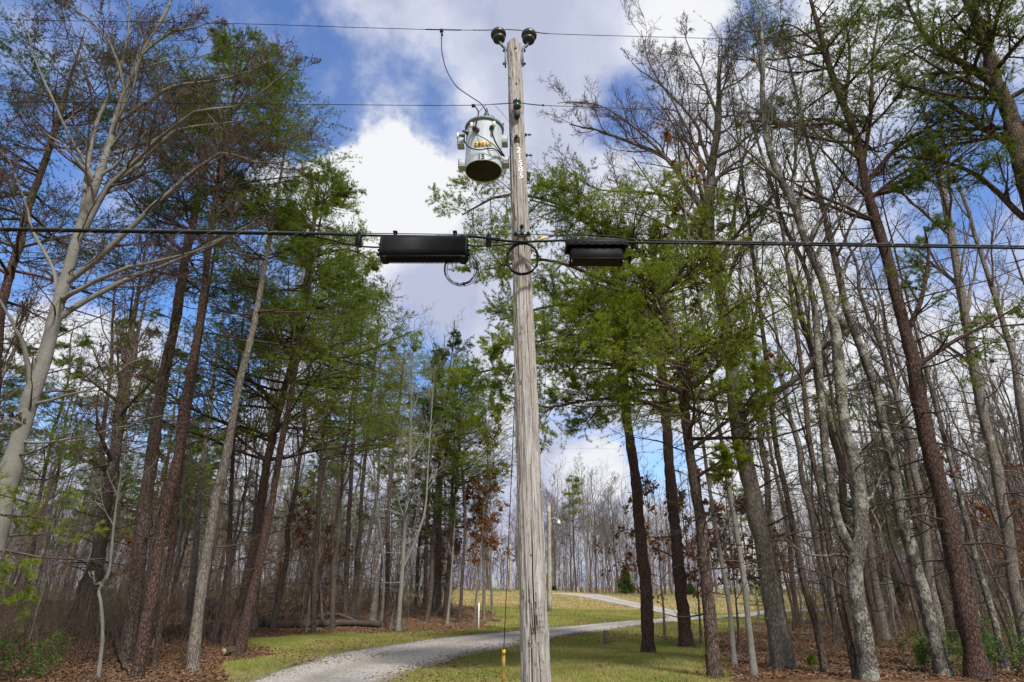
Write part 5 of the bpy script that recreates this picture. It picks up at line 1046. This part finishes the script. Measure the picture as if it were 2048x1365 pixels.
for px, py, wht in ((950, 259, 1), (983, 257, 1), (936, 266, 0), (929, 273, 1), (955, 262, 0)):
    q, a = can(px, py); ax = np.array([math.sin(a), -math.cos(a), 0]); V, F = lathe([(.03, 0), (.034, .015), (.022, .02), (.028, .032), (.018, .04), (.015, .075), (.001, .078)], q, 14, axis=ax)
    bs = mk('bushing', [(V, F, 0)], [M['porcelain_dark']], tf_, loc=troot)
    if wht:
        p_ = []; addbox(p_, q + ax * .085 - troot, (.03, .035, .075), .006); o = mk('connector', p_, [M['aluminium']], bs)
# bolts round the lid and the tall bushing on top
qt = P(973, 236, cy - .02); V, F = lathe([(.045, -.05), (.05, 0), (.035, .01), (.042, .03), (.026, .04), (.034, .06), (.02, .07), (.02, .12), (.008, .16), (.001, .17)], qt, 16); mk('top_bushing', [(V, F, 0)], [M['porcelain_dark']], tf_, loc=troot)
q = P(994, 250, cy); V, F = lathe([(.001, 0), (.03, .0), (.03, .08), (.02, .09), (.001, .092)], q, 12, axis=(1, 0, .3)); mk('relief_valve', [(V, F, 0)], [M['tank_grey']], tf_, loc=troot)
for k, (ch) in enumerate('28814'):
    px = 951.5 + k * 7.2; py = 290.2 - k * .55; q, a = can(px, py, .002); ca, sa_ = math.cos(a), math.sin(a)
    V, F = boxv(q - troot, (.0405, .003, .074), 0, np.array([[ca, sa_, 0], [-sa_, ca, 0], [0, 0, 1]])); pl_ = mk('number_plate', [(V, F, 0)], [M['plate_yellow']], tf_, smooth=False)
    q2, a = can(px, py, .006); text(ch, .082, 'digit', pl_, 'ink' if k < 2 or k == 3 else 'ink_faded', q2, rotz=a, thick=.0008, pl=troot, sx=.75, bold=.002)
q2, a = can(962, 314, .002); text('15', .105, 'rating_number', tf_, 'ink', q2, rotz=a, thick=.0008, pl=troot, bold=.002)
q2, a = can(962, 321, .002); V, F = boxv(q2 - troot, (.07, .002, .006)); mk('sticker', [(V, F, 0)], [M['ink_faded']], tf_, smooth=False)

# ------------------------------------------------------------------ wires
def wire(name, pts, r, label, mat='black', sides=6, cat='wire', n=60, extra=None, group=None):
    pts = [np.asarray(p, float) for p in pts]; path = smooth_path(pts, n); e = empty(name, pts[0], label, cat, group)
    mk('conductor', [(*capped(path, r, sides), 0)], [M[mat]], e, loc=pts[0]); return e, path
def wfwd(x): return 6.35 + .42 * x / 2048
def helix(path, R_, r, turns, sides=4, ph=0):
    n = int(turns * 10); s = np.linspace(0, 1, n); d = smooth_path(path, n); T = nrm(np.gradient(d, axis=0)); U = nrm(np.cross(T, [0, 0, 1.])); W_ = np.cross(U, T); a = s * turns * 2 * np.pi + ph
    return tube1(d + R_ * (np.cos(a)[:, None] * U + np.sin(a)[:, None] * W_), r, sides)
def ext(p, q, L): d = nrm(p - q); return p + d * L
def cutp(path, xa, xb):
    d = smooth_path(path, 6000); k = (d[:, 0] > xa) & (d[:, 0] < xb); return d[k][::max(1, int(k.sum() / 12))]
def span(pxs): return [P(x, y, wfwd(x)) for x, y in pxs]
# primary
pl_ = PINS[-1]; pr_ = PINS[1]
L_ = span([(0, 40), (480, 48), (700, 55), (883, 60)]); Rr_ = span([(1100, 68), (1410, 77), (1750, 88), (2048, 97)])
pts = [ext(L_[0], L_[1], 18)] + L_ + [pl_ + [-.05, -.04, 0], pl_ + [0, -.052, -.002], pr_ + [0, -.052, -.002], pr_ + [.06, -.03, 0]] + Rr_ + [ext(Rr_[-1], Rr_[-2], 18)]
e1, pth1 = wire('power_line', pts, .0042, 'thin top power line tied across both pole-top insulators', n=240)
XA = lambda x: P(x, 66, wfwd(x))[0]
for xa, xb, tn in ((945, 983, 7), (1012, 1042, 6), (1068, 1098, 7)): mk('tie_wrap', [(*helix(cutp(pth1, XA(xa), XA(xb)), .007, .0035, tn), 0)], [M['black']], e1, loc=pts[0])
mk('splice_sleeve', [(*capped(cutp(pth1, XA(850), XA(925)), .008, 8), 0)], [M['black']], e1, loc=pts[0])
# neutral
q = onpole(1034, 222, 0) + np.array([0, -.075, .04])
q = P(1034, 211, 6.46)
L_ = span([(0, 204), (580, 208.5), (750, 210.5), (940, 211)]); Rr_ = span([(1090, 211.5), (1410, 222), (2048, 244)])
pts = [ext(L_[0], L_[1], 18)] + L_ + [q + [-.08, -.03, .005], q + [0, -.042, .003], q + [.08, -.03, .004]] + Rr_ + [ext(Rr_[-1], Rr_[-2], 18)]
e2, pth2 = wire('neutral_line', pts, .0042, 'thin second power line tied to the spool insulator below the pole top', n=240)
XB = lambda x: P(x, 211, wfwd(x))[0]
for xa, xb, tn in ((985, 1022, 8), (1046, 1084, 8)): mk('tie_wrap', [(*helix(cutp(pth2, XB(xa), XB(xb)), .007, .0035, tn), 0)], [M['black']], e2, loc=pts[0])
for c_, s_ in ((P(1086, 211, wfwd(1086)), (.03, .02, .03)), (P(947, 212, wfwd(947)), (.05, .03, .045))): p_ = []; addbox(p_, c_, s_, .006); mk('line_clamp', p_, [M['black']], e2, loc=pts[0])
# high lead and leads of the transformer
e3, _ = wire('lead_cable', [P(883, 62, 6.5), P(883, 78, 6.5), P(884, 105, 6.5), P(893, 140, 6.48), P(912, 172, 6.48), P(940, 193, 6.47), P(962, 208, 6.48), P(971, 222, 6.5), P(973, 236, 6.5)], .0065, 'black lead cable curving from the top line down to the transformer lid', sides=8, cat='cable')
p_ = []; addbox(p_, P(883, 62, 6.5) - np.array([0, 0, .0]), (.045, .04, .06), .01); addbox(p_, P(884, 70, 6.5), (.03, .03, .05), .01); mk('line_clamp', p_, [M['black']], e3, loc=P(883, 62, 6.5))
V, F = capped([P(973, 234, 6.49), P(972, 222, 6.49)], np.array([.022, .009]), 10); mk('boot', [(V, F, 0)], [M['black']], e3, loc=P(883, 62, 6.5))
wire('jumper_cable', [P(947, 211, 6.5), P(953, 217, 6.45), P(957, 226, 6.4), P(954, 238, 6.35), P(952, 252, 6.2), P(951, 258, 6.2)], .008, 'short black jumper from the second line down to the transformer front', sides=8, cat='cable')
wire('jumper_cable', [P(971, 211, 6.5), P(960, 222, 6.4), P(955, 232, 6.3), P(953, 243, 6.2)], .0035, 'thin jumper wire beside the short black jumper', cat='cable')
wire('jumper_cable', [P(978, 235, 6.45), P(983, 232, 6.44), P(989, 236, 6.44), P(990, 243, 6.46)], .004, 'small black loop of wire on top of the transformer lid', cat='cable')
wire('ground_lead', [P(990, 212, 6.55), P(1000, 222, 6.55), P(1012, 236, 6.55), P(1019, 245, 6.56)], .0025, 'very thin wire slanting from the second line to the pole', cat='cable')
wire('service_lead', [P(929, 270, 6.22), P(930, 285, 6.2), P(940, 296, 6.18), P(958, 300, 6.17), P(980, 297, 6.2), P(994, 301, 6.28), P(1004, 312, 6.42)], .0075, 'thick black lead looping across the transformer face above the number 15', sides=8, cat='cable')
wire('service_lead', [P(984, 260, 6.18), P(986, 272, 6.18), P(992, 287, 6.22), P(1001, 301, 6.33), P(1009, 313, 6.42)], .009, 'thick black lead from the right bushing of the transformer toward the pole', sides=8, cat='cable')
wire('service_lead', [P(951, 262, 6.17), P(955, 270, 6.17), P(970, 278, 6.18), P(990, 293, 6.24), P(1007, 313, 6.4)], .0055, 'medium black lead from the middle bushing slanting over the yellow plates', sides=8, cat='cable')
wire('service_lead', [P(953, 270, 6.17), P(960, 287, 6.16), P(975, 300, 6.18), P(992, 303, 6.25), P(1002, 317, 6.35), P(1014, 322, 6.44), P(1020, 312, 6.46)], .003, 'thin black wire sagging between transformer and pole', cat='cable')
# telecom bundle
BL = span([(-400, 452), (0, 458.5), (300, 463), (600, 467.5)]); 
def off(pp, dy, dz): return [p + np.array([0, dy, dz]) for p in pp]
BR = span([(1180, 478), (1260, 482), (1500, 486), (2048, 494.5), (2500, 502)])
mid = span([(720, 469.5), (850, 471), (960, 472.5)]); q = onpole(1044, 471, .05)
sp_ = [ext(BL[0], BL[1], 10)] + BL + mid + [q] + BR + [ext(BR[-1], BR[-2], 10)]
e4, pth = wire('support_strand', off(sp_, .0, .018), .006, 'steel support strand carrying the cables, clamped to the pole face', mat='strand', cat='cable', n=200, sides=6)
mk('lashing_wire', [(*helix(off(sp_[:5], 0, -.006), .030, .0022, 46), 0), (*helix(off(sp_[-4:], 0, -.006), .026, .0022, 46), 0)], [M['steel_wire']], e4, loc=sp_[0] + np.array([0, 0, .018]))
main = [ext(BL[0], BL[1], 10)] + BL + span([(720, 471), (850, 473), (950, 474)]) + [P(1000, 481, 6.36), P(1045, 484, 6.34), P(1090, 482.5, 6.36), P(1150, 481, 6.42), P(1260, 485, wfwd(1260))] + span([(1500, 488.5), (2048, 497), (2500, 504)])
wire('cable', off(main, -.012, -.008), .0145, 'thickest black cable of the bundle, running across the pole below the strand', sides=10, cat='cable', n=220)
c2 = [ext(BL[0], BL[1], 10)] + BL + [P(640, 473, 6.44), P(700, 487, 6.44), P(735, 491.5, 6.44), P(764, 492, 6.45)]
wire('cable', off(c2, .014, -.012), .0105, 'black cable leaving the bundle and dropping into the left end of the long closure', sides=8, cat='cable', n=160)
c2b = [ext(BL[0], BL[1], 10)] + BL + span([(720, 472), (850, 474), (960, 476)]) + [P(1000, 478, 6.42)]
wire('cable', off(c2b, .006, .008), .0095, 'slim black cable lying on top of the left half of the bundle', sides=8, cat='cable', n=160)
c3 = [P(934, 492.5, 6.45), P(975, 493, 6.45), P(1015, 490, 6.42), P(1045, 487, 6.38), P(1075, 481, 6.38), P(1105, 473.5, 6.42), P(1140, 470.5, 6.45), P(1180, 471.5, 6.48), P(1230, 474, 6.5), P(1270, 480, 6.5)] + span([(1500, 485.5), (2048, 493.5), (2500, 501)])
e5, pth5 = wire('cable', off(c3, -.005, .0), .0085, 'black cable looping from the long closure over the pole to the short closure', sides=8, cat='cable', n=200)
mk('yellow_sleeve', [(*capped(smooth_path([P(1074, 481.3, 6.373), P(1085, 478.2, 6.383), P(1096, 475.5, 6.40)], 10), .0115, 8), 0)], [M['yellow']], e5, loc=off(c3, -.005, 0)[0])
wire('drop_wire', [P(936, 505, 6.45), P(970, 500, 6.43), P(1010, 502, 6.40), P(1040, 512, 6.36), P(1068, 535, 6.4), P(1078, 548, 6.48), P(1086, 600, 6.56), P(1090, 680, 6.6), P(1091, 740, 6.65), P(1088, 800, 6.72), P(1080, 850, 6.78)], .003, 'very thin drop wire crossing the pole inside the coil and hanging to its right', cat='wire', sides=5)
for px, py, lab in ((717, 480, 'black spacer block hanging from the bundle left of the long closure'), (977, 483, 'black spacer block on the bundle between long closure and pole')):
    q = P(px, py, wfwd(px)); e = empty('cable_spacer', q, lab, 'cable spacer', 'spacer blocks on the cable bundle'); p_ = []; addbox(p_, q + [0, 0, 0], (.062, .05, .15), .008)
    for k in range(6): addbox(p_, q + [0, 0, -.06 + k * .024], (.066, .056, .006), 0)
    mk('block', p_, [M['black']], e, smooth=False, loc=q); p_ = []; addbox(p_, q + [0, 0, .085], (.03, .06, .05), .006); mk('strap', p_, [M['black']], e, smooth=False, loc=q)
q = P(610, 469, wfwd(610)); p_ = []; addbox(p_, q + [0, 0, -.01], (.045, .06, .06), .008); addbox(p_, q + [0, 0, .03], (.02, .03, .03), .004); tag(mk('cable_clamp', p_, [M['black']], smooth=False, loc=q), 'small clamp where a cable leaves the left bundle', 'clamp')
q = P(1527, 487, wfwd(1527)); p_ = []; addbox(p_, q, (.02, .06, .06), .006); tag(mk('cable_clamp', p_, [M['black']], smooth=False, loc=q), 'tiny clamp band on the right bundle in front of the bare trees', 'clamp')
# long splice closure
ca, cb = P(762, 499, 6.42), P(936, 499, 6.45); c = (ca + cb) / 2; Lc = cb[0] - ca[0]; Hc = P(850, 476, 6.3)[2] - P(850, 520, 6.3)[2]
sc_ = empty('splice_closure', c, 'long black cylindrical splice closure hanging on the cable bundle left of the pole', 'splice closure')
def rrect(w, h, rr, n=6):
    o = []
    for sx, sy, a0 in ((1, 1, 0), (-1, 1, 90), (-1, -1, 180), (1, -1, 270)):
        for k in range(n + 1): a = math.radians(a0 + 90 * k / n); o.append((sx * (w / 2 - rr) + rr * math.cos(a), sy * (h / 2 - rr) + rr * math.sin(a)))
    return np.array(o)
def extr(c, prof, xs, scs):
    n = len(prof); V = np.concatenate([np.stack([np.full(n, x), prof[:, 0] * s, prof[:, 1] * s], 1) for x, s in zip(xs, scs)]) + c
    F = [[i * n + k, i * n + (k + 1) % n, (i + 1) * n + (k + 1) % n, (i + 1) * n + k] for i in range(len(xs) - 1) for k in range(n)]; return V, np.array(F)
h_ = Lc / 2; xs = [-h_, -h_, -h_ + .01, -h_ + .03, -h_ + .03, h_ - .03, h_ - .03, h_ - .01, h_, h_]; ss = [.001, .93, 1.02, 1.02, .985, .985, 1.02, 1.02, .93, .001]
mk('housing', [(*extr(c, rrect(.24, Hc, .085), xs, ss), 0)], [M['black_plastic']], sc_, loc=c)
p_ = []
for k in range(62): addbox(p_, c + [-h_ + .06 + k * (Lc - .12) / 61, -.02, -Hc / 2 - .006], (.008, .15, .022), 0)
addbox(p_, c + [0, -.02, -Hc / 2 + .006], (Lc - .06, .16, .014), .003)
for sx in (-1, 1): addbox(p_, c + [sx * (h_ - .05), -.02, -Hc / 2 - .008], (.07, .17, .03), .006)
mk('toothed_seam', p_, [M['black_plastic']], sc_, smooth=False, loc=c)
for dx in (-.36, .35):
    p_ = []; addbox(p_, c + [dx, 0, Hc / 2 + .03], (.035, .04, .09), .006); addbox(p_, c + [dx, 0, Hc / 2 + .085], (.05, .06, .025), .006); mk('hanger', p_, [M['black_plastic']], sc_, smooth=False, loc=c)
for dx in (-.44, -.16, .16, .44): p_ = []; addbox(p_, c + [dx, -.01, Hc / 2 + .004], (.06, .1, .022), .006); mk('latch', p_, [M['black_plastic']], sc_, smooth=False, loc=c)
for sx in (-1, 1):
    for dz in (.05, -.03, -.09): q = c + [sx * (h_ + .001), -.03, dz]; mk('port', [(*capped([q, q + [sx * .03, 0, 0]], .016, 10), 0)], [M['steel_wire'] if dz > 0 else M['black_plastic']], sc_, loc=c)
# short closure
ca, cb = P(1132, 496, 6.42), P(1250, 496, 6.5); c = (ca + cb) / 2; Lc = cb[0] - ca[0]; zt_ = P(1190, 476, 6.35)[2]; zm = P(1190, 490, 6.35)[2]; zb2 = P(1190, 517, 6.35)[2]
s2 = empty('splice_closure', c, 'short two-tier black splice closure hanging on the cable bundle right of the pole', 'splice closure')
p_ = []; addbox(p_, (c[0], c[1], (zt_ + zm) / 2), (Lc, .22, zt_ - zm), .018); addbox(p_, (c[0], c[1] - .0, zm + .008), (Lc + .012, .235, .016), .003)
for k in range(7): addbox(p_, (c[0] - Lc * .42 + k * Lc * .14, c[1] - .119, zm + .016), (.03, .012, .03), .003)
mk('cover', p_, [M['black_plastic2']], s2, smooth=False, loc=c); p_ = []; addbox(p_, (c[0], c[1], (zm + zb2) / 2 - .001), (Lc * .87, .17, zm - zb2 - .004), .022); addbox(p_, (c[0], c[1], zb2 + .012), (Lc * .9, .19, .018), .004); mk('body', p_, [M['black_plastic']], s2, smooth=False, loc=c)
for dx in (-.42, 0, .42): p_ = []; addbox(p_, (c[0] + dx * Lc, c[1], zt_ + .012), (.045, .1, .03), .006); addbox(p_, (c[0] + dx * Lc + .01, c[1] - .03, zt_ + .034), (.015, .02, .03), .003); mk('hanger', p_, [M['black_plastic']], s2, smooth=False, loc=c)
for dx in (-.42, .42): p_ = [(*capped([(c[0] + dx * Lc, c[1] - .08, zb2 + .01), (c[0] + dx * Lc, c[1] - .08, zb2 - .04)], .004, 5), 0)]; mk('pin', p_, [M['steel_wire']], s2, loc=c)
# coils of slack cable
def coil(pxc, pyc, rx, fw, n, r, seed, label, jit=.06, tie=()):
    rng = np.random.RandomState(seed); c = P(pxc, pyc, fw); R_ = P(pxc + rx, pyc, fw)[0] - c[0]; parts = []; e = empty('cable_coil', c, label, 'cable coil')
    for k in range(n):
        a = np.linspace(0, 2 * np.pi, 49); ro = R_ * (1 + jit * rng.randn() * .6 + .03 * np.sin(2 * a + rng.rand() * 6)); cx_ = R_ * jit * rng.randn() * .9
        parts.append((*tube1(np.stack([c[0] + cx_ + ro * np.cos(a), c[1] + .012 * rng.randn() + 0 * a, c[2] + ro * 1.12 * np.sin(a) - abs(cx_) * .3], 1), r, 6), 0))
    mk('loops', parts, [M['black']], e, loc=c)
    for a in tie: p_ = []; addbox(p_, c + [R_ * math.cos(a), -.005, R_ * 1.12 * math.sin(a)], (.035, .04, .035), .008); mk('cable_tie', p_, [M['black']], e, loc=c)
coil(923, 537, 32, 6.44, 6, .0035, 3, 'loose coil of thin black wire hanging under the right end of the long closure', .10, (4.9,))
coil(1045, 518, 31, 6.37, 3, .0085, 4, 'tidy round coil of thicker cable hung in front of the pole', .03, (-.45, 4.3, 2.75, 1.57))
wire('coil_tail', [P(932, 503, 6.42), P(948, 512, 6.43), P(955, 528, 6.44), P(953, 548, 6.44)], .003, 'single strand curving from closure end beside the loose coil', cat='wire')
# guy wire
ga = P(1005.2, 1366, 9.4); gz = np.array([ga[0] + .0, 9.55, terr(ga[0], 9.55)]); gt = P(1007.5, 1303, 9.2); att = np.array([pcx(5.0), 6.6 + float(prad(5.0)) * .95, P(1042, 480, 6.7)[2]])
ge = empty('guy_wire', gz, 'black guy wire running down behind the pole to a yellow sleeve', 'guy wire')
mk('wire', [(*tube1([att, gt, gz], .006, 6), 0)], [M['black']], ge, loc=gz)
gd = nrm(gt - gz); V, F = capped([gz + gd * .02, gt], .022, 12); mk('sleeve', [(V, F, 0)], [M['sleeve_yellow']], ge, loc=gz); V, F = capped([gt - gd * .03, gt + gd * .02], np.array([.028, .02]), 12); mk('sleeve_cap', [(V, F, 0)], [M['yellow']], ge, loc=gz)
# two far thin wires crossing the gap right of the pole
wire('far_wire', [P(600, 850, 60), P(1100, 855, 60), P(1250, 856, 60), P(1900, 870, 60)], .010, 'faint far wire low in the gap right of the pole, upper of two', mat='steel_wire', n=20, group='far wires over the field')
wire('far_wire', [P(600, 892, 60), P(1100, 897, 60), P(1250, 898, 60), P(1900, 910, 60)], .010, 'faint far wire low in the gap right of the pole, lower of two', mat='steel_wire', n=20, group='far wires over the field')

# labels that came out alike are told apart by a real neighbour position, far copies keep their group
for lab, es in LBL.items():
    if len(es) < 2: continue
    es.sort(key=lambda e: e['_u'])
    for k, e in enumerate(es): e['label'] = (['leftmost', 'second', 'third', 'fourth', 'fifth', 'sixth', 'seventh', 'eighth', 'ninth', 'tenth', 'eleventh', 'twelfth', 'thirteenth', 'fourteenth', 'fifteenth', 'sixteenth', 'seventeenth', 'eighteenth', 'nineteenth', 'twentieth'][min(k, 19)]) + (' from left, ' if k else ', ') + e['label']
for o in list(S.objects):
    if '_u' in o: del o['_u']
